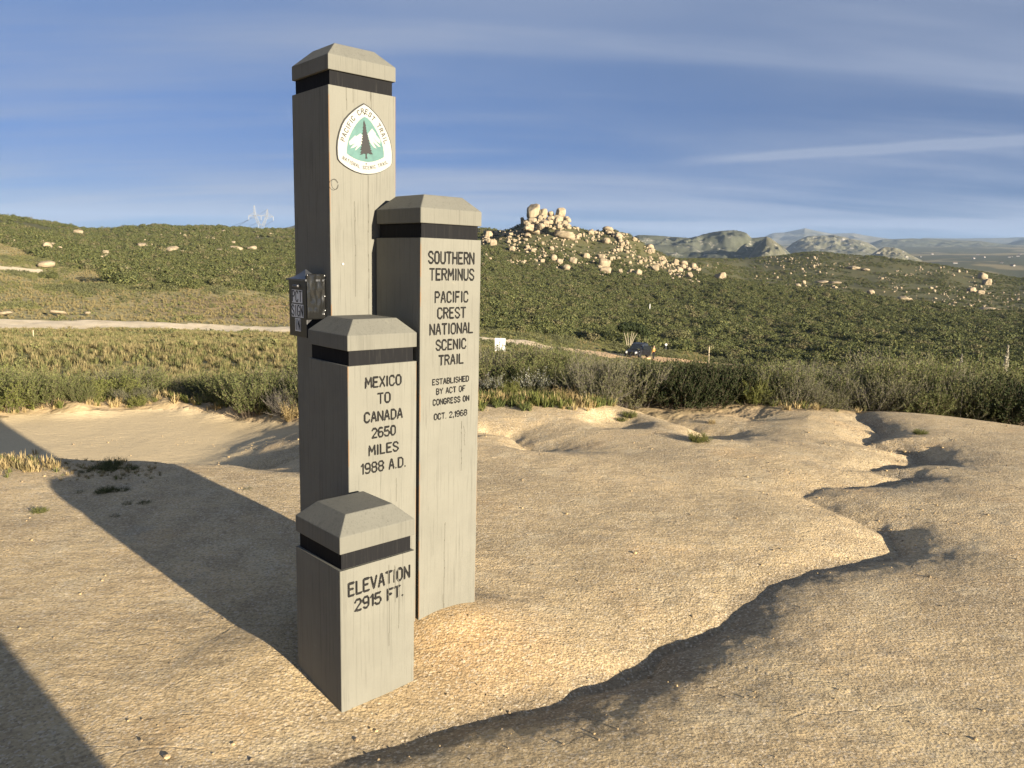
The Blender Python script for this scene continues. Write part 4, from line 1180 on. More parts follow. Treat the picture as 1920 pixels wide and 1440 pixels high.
def make_shrub_kind(name, seed, leafmat, stemmat, **kw):
    (sv, sf), (lv, lf, rnd, tw) = shrub_mesh(seed, **kw)
    ms = mesh_np('branches', sv, sf, stemmat)
    ml = mesh_np('foliage', lv, lf, leafmat)
    fattr(ml, 'rnd', rnd); fattr(ml, 'tipw', tw)
    return ms, ml
KIND = {}
M_LEAF_D = mat_leaf('leaf_dark', (.020, .028, .010), (.045, .055, .018), .1)  # darkest leaves: own colour on tree and bush, painted shade in the brush gaps
for s in range(3):
    KIND['green', s] = make_shrub_kind('g', 100 + s, M_LEAF_G, M_STEM, h=1.0, spread=.55, nst=110, leaves=34, leaf_l=.045, leaf_w=.0065, twigs=5, upright=.55, tipd=.9)
    KIND['olive', s] = make_shrub_kind('o', 120 + s, M_LEAF_O, M_STEMG, h=1.0, spread=.7, nst=120, leaves=24, leaf_l=.042, leaf_w=.006, twigs=5, upright=.4, tipd=.7)
for s in range(2):
    KIND['dark', s] = make_shrub_kind('k', 210 + s, M_LEAF_D, M_STEM, h=1.0, spread=.8, nst=130, leaves=40, leaf_l=.05, leaf_w=.009, twigs=5, upright=.45)  # leaf colour carries the shade of the brush gaps
    KIND['bright', s] = make_shrub_kind('y', 140 + s, M_LEAF_Y, M_STEM, h=1.0, spread=.5, nst=90, leaves=44, leaf_l=.05, leaf_w=.008, twigs=4, upright=.6, tipd=.8)
    KIND['twiggy', s] = make_shrub_kind('t', 160 + s, M_LEAF_O, M_STEMG, h=1.0, spread=.6, nst=150, leaves=3, leaf_l=.04, leaf_w=.006, twigs=7, upright=.25)
    KIND['straw', s] = make_shrub_kind('d', 180 + s, M_DRY, M_DRY, h=1.0, spread=.5, nst=120, leaves=14, leaf_l=.07, leaf_w=.008, twigs=1, upright=.6, bare=.5)
(_sv, _sf), (_lv, _lf, _rn, _tw) = shrub_mesh(199, h=1.0, spread=.55, nst=90, leaves=34, leaf_l=.05, leaf_w=.009, twigs=4, upright=.5)
KIND['flower', 0] = KIND['green', 0][0], None
_ml = mesh_np('foliage', _lv, _lf, M_LEAF_O); fattr(_ml, 'rnd', _rn); fattr(_ml, 'tipw', _tw)
_ml.materials.append(M_FLOWER)
_mi = ((np.arange(len(_lf)) * 7919) % 100 < 30) & (_lv.reshape(-1, 4, 3)[:, 0, 2] > .45)
_ml.polygons.foreach_set('material_index', _mi.astype(np.int32))
KIND['flower', 0] = (mesh_np('branches', _sv, _sf, M_STEM), _ml)

def plant(kind, x, y, h, name='shrub', label=None, cat='shrub', group=None, wid=1.0, sink=.02, z=None):
    ks = [k for k in KIND if k[0] == kind]
    ms, ml = KIND[ks[random.randrange(len(ks))]]
    o = empty(name, (x, y, (gz(x, y) if z is None else z) - sink), random.uniform(0, 6.28))
    o.scale = (h * wid, h * wid, h)
    tag(o, label, cat, group)
    add('branches', ms, o); add('foliage', ml, o)
    return o

def top_height(x, y, v_top):
    """height of a plant at (x, y) whose tip stands at picture row v_top"""
    az = math.atan2(x, y); D = math.hypot(x, y)
    return EYE + D * el_of(az, v_top) - gz(x, y)

def shrub_band():
    r = random.Random(5)
    # silhouette of the band, and how near it starts, per column
    us = [-60, 60, 200, 330, 470, 560, 700, 905, 960, 1040, 1130, 1215, 1260, 1330, 1420, 1500, 1600, 1700, 1800, 1880, 1990]
    tops = [668, 668, 672, 676, 672, 664, 650, 640, 644, 640, 643, 664, 690, 676, 668, 655, 664, 650, 664, 668, 690]
    def spot(u, D):
        az = _az_of_u(u); return D * math.sin(az), D * math.cos(az)
    # rows from the rim of the rock back down the slope
    for D0, D1, n, hk in ((.25, .9, 50, .74), (.9, 2.0, 52, .95), (2.0, 4.2, 46, 1.02), (4.2, 8.5, 40, 1.0)):
        for i in range(n):
            u = -80 + 2090 * (i + r.uniform(-.35, .35) + .5) / n
            e = float(edge_D(np.array(_az_of_u(u)))); D = e + r.uniform(D0, D1)
            x, y = spot(u, D)
            if 1225 < u < 1430 and D0 < 1.0: continue
            if 1860 < u < 1990 and D0 < 2.0: continue
            if 250 < u < 420 and D0 < .5: continue
            vt = np.interp(u, us, tops) + r.uniform(-6, 42) + (16 if u < 560 and D0 > 1.5 else 0)
            h = top_height(x, y, vt) * hk
            h = min(max(h, .25), 1.35)
            if h < .3 and D > 12: continue
            q = r.random()
            if u < 620:
                kind = 'green' if q < .45 else 'olive' if q < .82 else 'twiggy' if q < .9 else 'bright'
            elif u < 1230:
                kind = 'olive' if q < .38 else 'twiggy' if q < .48 else 'green'
            else:
                kind = 'green' if q < .5 else 'olive' if q < .85 else 'twiggy'
            side = 'beyond the rock beside the sand hollow' if u < 620 else 'between the posts and the dark gap' if u < 1230 else 'beyond the cracked rock on the other side'
            side = ('at the sand hollow side', 'beside the white board', 'past the dark gap')[0 if u < 620 else 1 if u < 1230 else 2]
            word = {'green': 'dense green upright', 'olive': 'grey green feathery', 'twiggy': 'grey brown twiggy', 'bright': 'bright yellow green'}[kind]
            plant(kind, x, y, h, label=f'{word} shrub in the brush band {side}, among its likes', group=f'{word} shrubs {side}', wid=r.uniform(.85, 1.25) * (1.0 if h > .5 else 1.25))
    # singles one can point at
    def single(kind, u, v, vt, label, wid=1.0, name='shrub', cat='shrub'):
        x, y, z = hit(u, v, 2.0)
        h = max(top_height(x, y, vt), .05)
        plant(kind, x, y, h, name=name, label=label, cat=cat, wid=wid)
    single('bright', 172, 752, 712, 'low bright green bush at the sand hollow rim, nearest its far end', .8)
    single('bright', 92, 754, 716, 'small round bright green bush by the frame edge of the hollow rim', .8)
    single('bright', 258, 762, 735, 'small pale green tuft on the crumbling bank', 1.1)
    single('green', 470, 776, 690, 'green bush hanging over the crumbling dirt bank next to the posts', 1.0)
    single('straw', 545, 786, 745, 'dry straw clump at the bank foot close to the posts', 1.0, 'dry_grass', 'dry grass')
    single('bright', 1312, 764, 738, 'small feathery green bush standing alone in front of the dark gap', 1.25)
    single('bright', 1412, 760, 700, 'yellow green bush at the far edge of the dark gap', .75)
    single('bright', 1448, 756, 722, 'low bright green bush beside the grey twiggy one', .9)
    for i, (u, dd, vt) in enumerate(((1236, 1.0, 690), (1262, 1.3, 684), (1290, .9, 700), (1318, 1.5, 680), (1345, 1.1, 690), (1372, 1.6, 676), (1398, 1.2, 684), (1330, 2.2, 674), (1280, 2.3, 682), (1915, 1.2, 700), (1900, 1.9, 696))):
        x, y = spot(u, float(edge_D(np.array(_az_of_u(u)))) + dd - .35)
        plant('dark', x, y, max(top_height(x, y, vt), .45), label='shrub with shade painted into its dark leaves, deep in the gap of the brush' if u < 1800 else 'shrub with shade painted into its dark leaves, past the end of the rock rim', group='shrubs coloured as shade in the gap' if u < 1800 else 'shrubs coloured as shade past the rock rim', wid=1.1)
    single('twiggy', 1478, 752, 672, 'bare grey brown twiggy shrub behind the straw clump', 1.0)
    single('straw', 1568, 752, 716, 'pale golden straw clump at the rim of the rock', 1.5, 'dry_grass', 'dry grass')
    single('straw', 1522, 752, 728, 'low straw tuft beside the golden clump', 1.3, 'dry_grass', 'dry grass')
    single('green', 1690, 756, 700, 'broad green shrub behind the far rock rim', 1.2)
    single('green', 1835, 758, 668, 'large green shrub leaning over the end of the rock rim', 1.0)
    single('green', 1765, 754, 672, 'tall green shrub before the far rock rim', .9)
    single('flower', 1000, 742, 690, 'shrub with pale white flower heads near the SOUTHERN TERMINUS post', 1.0)
    single('flower', 925, 742, 700, 'white flowered shrub against the edge of the SOUTHERN TERMINUS post', .9)
    single('bright', 955, 745, 708, 'yellow green bush between the two white flowered shrubs', .9)
    single('straw', 1060, 752, 722, 'reddish dry straw clump below the grey brush', 1.2, 'dry_grass', 'dry grass')
    single('olive', 1180, 758, 664, 'wide grey green shrub at the near edge of the dark gap', 1.15)
    single('olive', 1120, 752, 662, 'grey green shrub next to the wide one by the gap', 1.05)
    # small weeds on the rock
    for (u, v, vt, lab, wd) in ((1310, 828, 806, 'small green weed in the crack below the light rock lobe', 1.5), (1180, 782, 766, 'tiny weed on the far lip of the shaded pit', 1.6), (1165, 790, 778, 'tiny weed inside the shaded pit', 1.5),
                            (1725, 814, 800, 'small dark weed in the winding crack', 1.6), (1335, 795, 780, 'thin dry weed on the lobe by the crack', .8), (1586, 766, 752, 'lone grassy tuft on the rim of the slab', 1.2),
                            (75, 962, 946, 'small weed alone on the sunlit rock', 1.4)):
        single('bright' if v != 795 else 'straw', u, v, vt, lab, wd, 'weed', 'weed')
    n = 0
    for (u, v, s) in ((185, 880, 16), (205, 882, 18), (212, 872, 20), (245, 880, 14), (160, 886, 12), (190, 925, 14), (200, 921, 16), (213, 922, 13), (230, 920, 13), (150, 925, 10), (236, 894, 10), (240, 945, 11), (272, 945, 13), (217, 968, 9), (465, 918, 9)):
        x, y, z = hit(u, v, 2.0)
        plant('green', x, y, max(top_height(x, y, v - s), .03), name='weed', label='tiny dark weed in the shadow of the posts on the rock', cat='weed', group='weeds in the shadow of the posts', wid=1.6)
shrub_band()

# ---- grass and low growth nobody could count: scattered leaf clumps, one object each
def scatter(name, pts, sc, rot, idx, protos, kind='stuff'):
    me = bpy.data.meshes.new(name)
    pts = np.asarray(pts, dtype=np.float32)
    me.vertices.add(len(pts)); me.vertices.foreach_set('co', pts.ravel())
    fattr(me, 'sc', sc); fattr(me, 'rot', rot)
    a = me.attributes.new('idx', 'INT', 'POINT'); a.data.foreach_set('value', np.asarray(idx, dtype=np.int32))
    o = add(name, me); tag(o, kind=kind)
    cl = bpy.data.collections.new(name + '_kinds')
    for k, p in enumerate(protos):
        po = bpy.data.objects.new(f'{name}_kind_{k}', p); cl.objects.link(po)
    ng = bpy.data.node_groups.new(name, 'GeometryNodeTree')
    ng.interface.new_socket('Geometry', in_out='INPUT', socket_type='NodeSocketGeometry')
    ng.interface.new_socket('Geometry', in_out='OUTPUT', socket_type='NodeSocketGeometry')
    n, l = ng.nodes, ng.links
    gi, go = n.new('NodeGroupInput'), n.new('NodeGroupOutput')
    iop = n.new('GeometryNodeInstanceOnPoints'); ci = n.new('GeometryNodeCollectionInfo')
    ci.inputs['Collection'].default_value = cl; ci.inputs['Separate Children'].default_value = True; ci.inputs['Reset Children'].default_value = True
    def na(nm, dt):
        x = n.new('GeometryNodeInputNamedAttribute'); x.data_type = dt; x.inputs['Name'].default_value = nm; return x.outputs['Attribute']
    iop.inputs['Pick Instance'].default_value = True
    cx = n.new('ShaderNodeCombineXYZ')
    l.new(na('rot', 'FLOAT'), cx.inputs[2])
    e2r = n.new('FunctionNodeEulerToRotation'); l.new(cx.outputs[0], e2r.inputs[0])
    l.new(gi.outputs[0], iop.inputs['Points']); l.new(ci.outputs[0], iop.inputs['Instance'])
    l.new(na('idx', 'INT'), iop.inputs['Instance Index']); l.new(e2r.outputs[0], iop.inputs['Rotation']); l.new(na('sc', 'FLOAT'), iop.inputs['Scale'])
    l.new(iop.outputs[0], go.inputs[0])
    md = o.modifiers.new('scatter', 'NODES'); md.node_group = ng
    return o

def clump_mesh(seed, n, size, mat, flat=.75, dark=0.0):
    """a bush of leaf-clump faces spread through a dome of radius 1"""
    r = np.random.default_rng(seed)
    # a few lobes
    lob = r.normal(0, .38, (6, 3)); lob[:, 2] = np.abs(lob[:, 2]) * .9 + .15
    which = r.integers(0, 6, n)
    d = r.normal(0, 1, (n, 3)); d /= np.linalg.norm(d, axis=1)[:, None]
    rr = r.uniform(.45, 1.0, n) ** .5 * .55
    P = lob[which] + d * rr[:, None]
    P[:, 2] = np.abs(P[:, 2]) * flat
    nrm = d + r.normal(0, .5, (n, 3)); nrm[:, 2] += .25; nrm /= np.linalg.norm(nrm, axis=1)[:, None]
    a = np.cross(nrm, r.normal(0, 1, (n, 3))); a /= np.linalg.norm(a, axis=1)[:, None]
    b = np.cross(nrm, a)
    s = (size * r.uniform(.6, 1.4, n))[:, None]
    V = np.stack([P - a * s, P - b * s * .7 + nrm * s * .15, P + a * s, P + b * s * .7 + nrm * s * .1], 1).reshape(-1, 3)
    me = mesh_np('clump', V, np.arange(4 * n).reshape(-1, 4), mat)
    fattr(me, 'rnd', np.repeat(np.clip(r.normal(.45, .3, n), 0, 1), 4)); fattr(me, 'tipw', np.zeros(4 * n))
    return me
def tuft_mesh(seed, n, h, mat):
    r = np.random.default_rng(seed)
    az = r.uniform(0, 2 * math.pi, n); th = r.uniform(.05, .75, n); L = h * r.uniform(.5, 1.1, n)
    d = np.stack([np.cos(az) * np.sin(th), np.sin(az) * np.sin(th), np.cos(th)], 1)
    b = np.stack([np.cos(az), np.sin(az), 0 * az], 1) * (r.uniform(0, .5, n) * h * .6)[:, None]
    s = np.stack([-np.sin(az), np.cos(az), 0 * az], 1) * (h * .035)
    tip = b + d * L[:, None]; tip[:, 2] -= .12 * L * np.sin(th)
    mid = b + d * L[:, None] * .55
    V = np.stack([b - s, b + s, mid + s * .8, tip, mid - s * .8], 1).reshape(-1, 3)
    F = np.arange(5 * n).reshape(-1, 5)
    me = mesh_np('tuft', V, F, mat)
    fattr(me, 'rnd', np.repeat(r.uniform(0, 1, n), 5)); fattr(me, 'tipw', np.zeros(5 * n))
    return me

def polar_points(n, a0, a1, D0, D1, seed):
    r = np.random.default_rng(seed)
    az = r.uniform(a0, a1, n); D = np.sqrt(r.uniform(D0 ** 2, D1 ** 2, n))
    return az, D, r

def build_brush():
    protos = [clump_mesh(300 + k, 300, .105, M_HILLB, .8) for k in range(6)]
    A0, A1 = -.78, .78
    P, S, Rr, I = [], [], [], []
    def put(az, D, sc, r):
        x, y = D * np.sin(az), D * np.cos(az)
        P.append(np.stack([x, y, ground_z(x, y) - .12 * sc], 1)); S.append(sc); Rr.append(r.uniform(0, 6.28, len(az))); I.append(r.integers(0, 6, len(az)))
    # dense chaparral of the near slopes
    az, D, r = polar_points(62000, A0, A1, 26, 345, 1)
    keep = (D > brush_D(az)) & ~road_mask(az, D)
    patch = fbm(az * 40, np.log(D) * 16, 5, 3)
    keep &= patch > -.42
    az, D = az[keep], D[keep]
    sc = r.uniform(.6, 1.0, len(az)) * (1 + .7 * r.uniform(0, 1, len(az)) ** 4) * np.clip(.75 + .55 * vnoise(az * 60, np.log(D) * 30, 7) + .25, .5, 1.5)
    sc *= np.interp(D, [26, 60, 110, 200], [.62, .8, 1.0, 1.15]); put(az, D, sc, r)
    # upper hillsides: looser, larger clumps
    az, D, r = polar_points(52000, A0, A1, 345, 760, 2)
    patch = fbm(az * 46, np.log(D) * 26, 9, 4)
    keep = patch > np.where(az > _az_of_u(880), -.12, -.30)
    az, D = az[keep], D[keep]
    put(az, D, r.uniform(.55, 1.25, len(az)) * np.where(az < _az_of_u(880), 1.25, 1.0), r)
    tot = np.concatenate(P)
    B = np.array(BOULDER_SPOTS)
    ok = np.ones(len(tot), bool)
    for b in B:
        dx, dy = tot[:, 0] - b[0], tot[:, 1] - b[1]
        # nothing grows on the stone, and little right below it on the slope
        dn = (dx * b[0] + dy * b[1]) / math.hypot(b[0], b[1]); cr = np.abs(dx * b[1] - dy * b[0]) / math.hypot(b[0], b[1])
        ok &= ~((np.hypot(dx, dy) < b[2] + .5) | ((dn < 0) & (dn > -b[2] - 2.5) & (cr < b[2] + .2)))
    scatter('hillside_brush', tot[ok], np.concatenate(S)[ok], np.concatenate(Rr)[ok], np.concatenate(I)[ok], protos)
    # grass and low growth of the open field, and of the strip by the track
    tp = [tuft_mesh(320, 40, 1.0, M_FIELD), tuft_mesh(321, 40, 1.0, M_FIELDG), None, clump_mesh(323, 150, .13, M_FIELDG, .6), clump_mesh(324, 150, .13, M_LEAF_O, .6), tuft_mesh(325, 40, 1.0, M_FIELDG)]
    tp = [tp[0], tp[1], tp[3], tp[4], tp[5]]
    az, D, r = polar_points(90000, A0, A1, 14, 255, 3)
    keep = (D < brush_D(az) + 1) & ~road_mask(az, D)
    az, D = az[keep], D[keep]
    gp = fbm(az * 30, np.log(D) * 11, 12, 4) + r.normal(0, .12, len(az))
    gp = gp - .36 * sstep(130, 70, D) * (az < _az_of_u(800))
    idx = np.where(gp > .22, 3, np.where(gp > .05, 2, np.where(gp > -.08, 4, np.where(gp > -.2, 1, 0))))
    red = (D > 88) & (D < 132) & (az > _az_of_u(180)) & (az < _az_of_u(700)); idx = np.where(red & (idx > 1) & (r.uniform(0, 1, len(az)) < .8), 0, idx)
    sc = np.where((idx == 2) | (idx == 3), .30, .26) * r.uniform(.5, 1.4, len(az)) * np.interp(D, [17, 60, 150], [.9, 1.0, 1.3])
    sc = np.where((idx == 2) | (idx == 3), sc * 1.1, sc)
    a2, d2, r2 = polar_points(30000, A0, _az_of_u(1000), 13, 66, 4)
    ok2 = ~road_mask(a2, d2); a2, d2 = a2[ok2], d2[ok2]
    i2 = r2.choice([0, 0, 0, 1, 4], len(a2)); s2 = r2.uniform(.12, .30, len(a2))
    az, D, idx, sc = np.concatenate([az, a2]), np.concatenate([D, d2]), np.concatenate([idx, i2]), np.concatenate([sc, s2])
    x, y = D * np.sin(az), D * np.cos(az)
    scatter('field_grass', np.stack([x, y, ground_z(x, y) - .03], 1), sc, r.uniform(0, 6.28, len(az)), idx, tp)
    # grass along the ridge of the slab and under the near shrubs
    gt = [tuft_mesh(330, 22, 1.0, M_DRY), tuft_mesh(331, 22, 1.0, M_LEAF_Y), tuft_mesh(332, 30, 1.0, M_LEAF_G), tuft_mesh(333, 16, 1.0, M_FIELD)]
    P, S, Rr, I = [], [], [], []
    r = np.random.default_rng(9)
    for k in range(230):
        u = r.uniform(-60, 200) if k < 160 else r.uniform(180, 300); v = 872 + .05 * u + r.normal(0, 9) + (4 if k >= 200 else 0)
        x, y, z = hit(u, v, 2.0); P.append((x, y, z - .005)); S.append(r.uniform(.03, .10) * (1.0 if u < 110 else .4)); Rr.append(r.uniform(0, 6.28)); I.append(int(r.choice([0, 0, 0, 3, 1])))
    for k in range(520):
        u = r.uniform(880, 1150); v = 752 + r.normal(0, 7)
        x, y, z = hit(u, v, 2.0); P.append((x, y, z - .005)); S.append(r.uniform(.05, .14)); Rr.append(r.uniform(0, 6.28)); I.append(int(r.choice([0, 1, 2])))
    for k in range(420):
        u = r.uniform(1440, 1800); v = 755 + r.normal(0, 6)
        x, y, z = hit(u, v, 2.0); P.append((x, y, z - .005)); S.append(r.uniform(.04, .12)); Rr.append(r.uniform(0, 6.28)); I.append(int(r.choice([0, 0, 1])))
    for k in range(360):
        u = r.uniform(-60, 570); az = _az_of_u(u); D = float(edge_D(np.array(az))) + r.uniform(.1, 1.0)
        x, y = D * math.sin(az), D * math.cos(az); P.append((x, y, gz(x, y) - .005)); S.append(r.uniform(.05, .15)); Rr.append(r.uniform(0, 6.28)); I.append(int(r.choice([0, 0, 1])))
    scatter('rim_grass', P, S, Rr, I, gt)


def gravel():
    """crumbs of rotten granite, thickest in the gully and at the slab's rim"""
    bms = []
    for k in range(4):
        bm = bmesh.new(); bmesh.ops.create_icosphere(bm, subdivisions=1, radius=1.0); rr = random.Random(50 + k)
        for v in bm.verts: v.co = Vector((v.co.x * rr.uniform(.7, 1.2), v.co.y * rr.uniform(.7, 1.1), v.co.z * rr.uniform(.5, .8)))
        me = bpy.data.meshes.new('crumb'); bm.to_mesh(me); bm.free(); me.materials.append(M_CRUMB[k % 2]); bms.append(me)
    r = np.random.default_rng(77); n = 26000
    x, y = r.uniform(-4.5, 5.5, n), r.uniform(1.4, 8.2, n)
    g = -groove(x, y, G_MAIN, 1.0, .16, .30)
    p = .05 + .75 * g ** 2 + .35 * sstep(.12, .4, fbm(x * 1.1, y * 1.1, 66, 3))
    keep = (r.uniform(0, 1, n) < p) & (np.abs(np.arctan2(x, y)) < .72)
    x, y = x[keep], y[keep]; s = .0022 * np.exp(r.normal(0, .55, len(x))) * np.interp(np.hypot(x, y), [2, 7], [1, 1.5])
    scatter('gravel', np.stack([x, y, ground_z(x, y) + s * .2], 1), s, r.uniform(0, 6.28, len(x)), r.integers(0, 4, len(x)), bms)
M_CRUMB = [mat_plain('crumb_tan', (.42, .31, .17), .9, .1), mat_plain('crumb_brown', (.24, .18, .11), .9, .1)]
gravel()
# ------------------------------------------------------------------ boulders
def mat_boulder():
    t = NT('boulder_rock', .92, .15)
    w = t.mapping()
    n1 = t.noise(w, 1.6, 5, .65); n2 = t.noise(t.mapping((1, 1, .35)), 3.2, 4, .65)
    c = t.ramp(n1, [(.3, (.20, .155, .10)), (.5, (.29, .232, .152)), (.7, (.355, .29, .20))])
    c = t.mix(t.rng(n2, .54, .72, 0, .6), c, (.15, .12, .085))
    t.color(c); t.bump(n1, .5, .25); return t.m
M_BOULDER = mat_boulder()
def boulder_mesh(seed, blocky):
    r = np.random.default_rng(seed)
    bm = bmesh.new(); bmesh.ops.create_icosphere(bm, subdivisions=4, radius=1.0)
    d = np.array([v.co[:] for v in bm.verts])
    q4 = np.array(Matrix.Rotation(r.uniform(-.35, .35), 3, Vector(r.normal(0, 1, 3)))); pw = r.uniform(2.6, 6.0) if seed % 3 else 2.2
    box = 1 / (np.abs(d @ q4) ** pw).sum(1) ** (1 / pw) * .86
    rad = box + .20 * fbm(d[:, 0] * 1.3 + d[:, 2] * .7 + seed, d[:, 1] * 1.3 - d[:, 2] * .6, seed, 3)
    for k in range(blocky):
        n = r.normal(0, 1, 3); n /= np.linalg.norm(n)
        h = r.uniform(.62, .9); c = d @ n
        rad = np.where(c > .05, np.minimum(rad, h / np.maximum(c, .05)), rad)
    rad += .05 * fbm(d[:, 0] * 4 + seed, d[:, 1] * 4 + d[:, 2] * 3, seed + 5, 3)
    # a joint crack
    n = r.normal(0, 1, 3); n[2] *= .3; n /= np.linalg.norm(n)
    rad -= .10 * np.exp(-((d @ n - r.uniform(-.3, .3) + .06 * np.sin(d[:, 2] * 5)) / .05) ** 2)
    for v, p in zip(bm.verts, d * rad[:, None]): v.co = p
    me = bpy.data.meshes.new('boulder'); bm.to_mesh(me); bm.free()
    me.polygons.foreach_set('use_smooth', np.ones(len(me.polygons), bool))
    me.materials.append(M_BOULDER)
    return me
BM = [boulder_mesh(400 + k, 3 + k % 4) for k in range(9)]
BOULDER_SPOTS = []
LOWB = []
for k in range(4):
    bm = bmesh.new(); bmesh.ops.create_icosphere(bm, subdivisions=2, radius=1.0)
    rr = random.Random(k)
    for v in bm.verts: v.co *= rr.uniform(.72, 1.12)
    LOWB.append((np.array([v.co[:] for v in bm.verts]), np.array([[v.index for v in f.verts] for f in bm.faces]))); bm.free()
def boulder(u, v, w, h, label, group=None, D=None, k=None, sink=.25):
    """a boulder whose middle is seen at (u, v), w x h pixels of the photograph's size"""
    x, y, z = hit(u, v + h * .35, 25.0)
    Dd = math.hypot(x, y); BOULDER_SPOTS.append((x, y, w * Dd / FPX / 2))
    sx, sz = w * Dd / FPX / 2, h * Dd / FPX / 2
    o = add('boulder', BM[random.randrange(len(BM)) if k is None else k])
    o.location = (x, y, z + sz * (1 - 2 * sink) + .25)
    o.scale = (sx * 1.08, sx * random.uniform(.8, 1.1), sz * 1.15)
    o.rotation_euler = (random.uniform(-.2, .2), random.uniform(-.2, .2), random.uniform(-.5, .5) + (math.pi if random.random() < .5 else 0))
    return tag(o, label, 'boulder', group)
def boulder_stack(u, v, w, h, D, label, k, group=None):
    az = _az_of_u(u); x, y = D * math.sin(az), D * math.cos(az); BOULDER_SPOTS.append((x, y, w * D / FPX / 2))
    zc = EYE + D * el_of(az, v); sx, sz = w * D / FPX / 2, h * D / FPX / 2
    o = add('boulder', BM[k]); o.location = (x, y, zc); o.scale = (sx * 1.05, sx, sz * 1.06); o.rotation_euler = (random.uniform(-.15, .15), random.uniform(-.2, .2), random.uniform(-1.5, 1.5))
    return tag(o, label, 'boulder', group)
def boulders():
    r = random.Random(21)
    for i in range(34):      # the packed blocks that the summit stands on
        u = r.uniform(972, 1062); t = abs(u - 1012) / 50
        v = r.uniform(405 + 6 * t, 424 + 8 * t); s = r.uniform(6, 15)
        boulder_stack(u, v, s, s * r.uniform(.7, 1.1), 376 - (v - 405) * 1.2 + r.uniform(-1, 2), 'one of the packed blocks below the summit of the rocky hill', r.randrange(9), 'packed summit blocks')
    boulder_stack(996.5, 399, 27, 36, 384, 'tallest block of the summit outcrop on the rocky hill', 0)
    boulder_stack(1013, 401, 19, 24, 383, 'rounded block leaning on the tallest summit block', 4)
    boulder_stack(1000, 414, 44, 16, 380, 'broad slab under the summit blocks', 2)
    boulder_stack(1046, 399, 20, 24, 385, 'rounded block perched at the summit, apart from the tall block', 7)
    boulder_stack(1043, 411, 32, 14, 381, 'slab that carries the perched rounded block', 3)
    boulder_stack(1028, 401, 13, 11, 386, 'small stone in the saddle between the summit blocks', 5)
    boulder_stack(977, 415, 9, 15, 386, 'slim upright stone at the outer edge of the summit outcrop', 6)
    named = [
     (1086, 415, 32, 14, 'long pale slab on the ridge just below the summit'), (1098, 425, 13, 18, 'steep block at the end of the ridge slab'),
     (1140, 431, 22, 10, 'low hump of rock on the lower ridge'), (1059, 441, 38, 18, 'wide pale rock face on the upper slope'), (999, 434, 40, 14, 'long rock ledge below the summit blocks'),
     (917, 443, 18, 14, 'big tan boulder next to the SOUTHERN TERMINUS post cap'), (925, 456, 13, 13, 'boulder just below the tan one near the post cap'),
     (1133, 494, 23, 21, 'large tan block standing mid slope, with a capstone'), (1135, 507, 21, 13, 'squat rock at the foot of the large tan block'), (1128, 482, 14, 10, 'capstone above the large tan block'),
     (1038, 485, 14, 14, 'round boulder first in the mid slope row'), (1049, 491, 13, 10, 'flat boulder second in the mid slope row'), (1074, 490, 16, 12, 'oval boulder last in the mid slope row'), (1062, 502, 17, 12, 'boulder just under the mid slope row'),
     (1351, 518, 20, 15, 'lone pale cube shaped boulder out in the green slope'), (1292, 517, 12, 11, 'pointed pale boulder between the lone one and the hill'), (1267, 493, 11, 11, 'boulder standing at the end of the hill shoulder'),
     (1227, 504, 16, 11, 'pale boulder heap low on the hill shoulder'), (1219, 464, 16, 11, 'slab at the falling end of the ridge'), (1137, 452, 17, 12, 'rock face under the lower ridge hump'),
     (1163, 512, 9, 12, 'tilted boulder beside the squat rock'), (1196, 512, 13, 14, 'boulder pile next to the tilted one')]
    for u, v, w, h, lab in named: boulder(u, v, w, h, lab)
    for (u, v, w, h, lab) in ((90, 464, 15, 15, 'big white boulder on the open hillside, largest there'), (101, 460, 10, 6, 'flat white stone touching the big white boulder'), (147, 436, 14, 8, 'white boulder high on the hillside under the dip of the crest'),
        (199, 476, 10, 10, 'angular white boulder alone in the hillside brush'), (268, 461, 15, 8, 'white boulder pair on the middle hillside'), (324, 468, 25, 10, 'long white boulder on the middle hillside, two lumps'),
        (345, 473, 11, 7, 'white boulder beside the long two lump one'), (413, 471, 24, 6, 'flat pale slab on the hillside beneath the pylon side'), (443, 467, 19, 9, 'white rock heap beneath the pylon'), (474, 467, 17, 8, 'white rocks next to the heap beneath the pylon'),
        (469, 481, 11, 8, 'white boulder below the heap beneath the pylon'), (87, 498, 28, 12, 'low tan rock pile at the bend of the upper track'), (110, 590, 24, 6, 'pale rock pile along the dirt road'), (165, 592, 11, 5, 'small pale stones along the dirt road'), (8, 593, 24, 6, 'pale rocks along the dirt road at the frame edge'),
        (422, 425, 15, 5, 'pale rock slab on the skyline'), (400, 422, 9, 5, 'pale stone on the skyline beside the slab'), (177, 466, 8, 6, 'small white boulder between two larger ones in the brush')):
        boulder(u, v, w, h, lab)
    small = []
    jobs = []
    cr = [(904, 441), (967, 421), (983, 410), (1056, 412), (1080, 414), (1110, 430), (1137, 431), (1178, 441), (1224, 468), (1246, 483), (1300, 497), (1400, 522)]
    bt = [(904, 502), (950, 494), (1000, 500), (1050, 508), (1100, 516), (1200, 524), (1300, 530), (1400, 532)]
    n = 0
    while n < 900:
        u = r.uniform(905, 1310); a, b = np.interp(u, *zip(*cr)), np.interp(u, *zip(*bt))
        t = r.random() ** 1.15; v = a + 2 + (b - a) * t
        if float(fbm(np.array([u * .03]), np.array([v * .06]), 3, 3)[0]) + .25 - .35 * t < r.uniform(-.25, .25): continue
        w = min(1.95 * math.exp(r.gauss(0, .62)) * (1.35 - .5 * t) + 1.1, 14); w *= 1.15; jobs.append(('butte', w, u, v, w * r.uniform(.55, .95))); n += 1
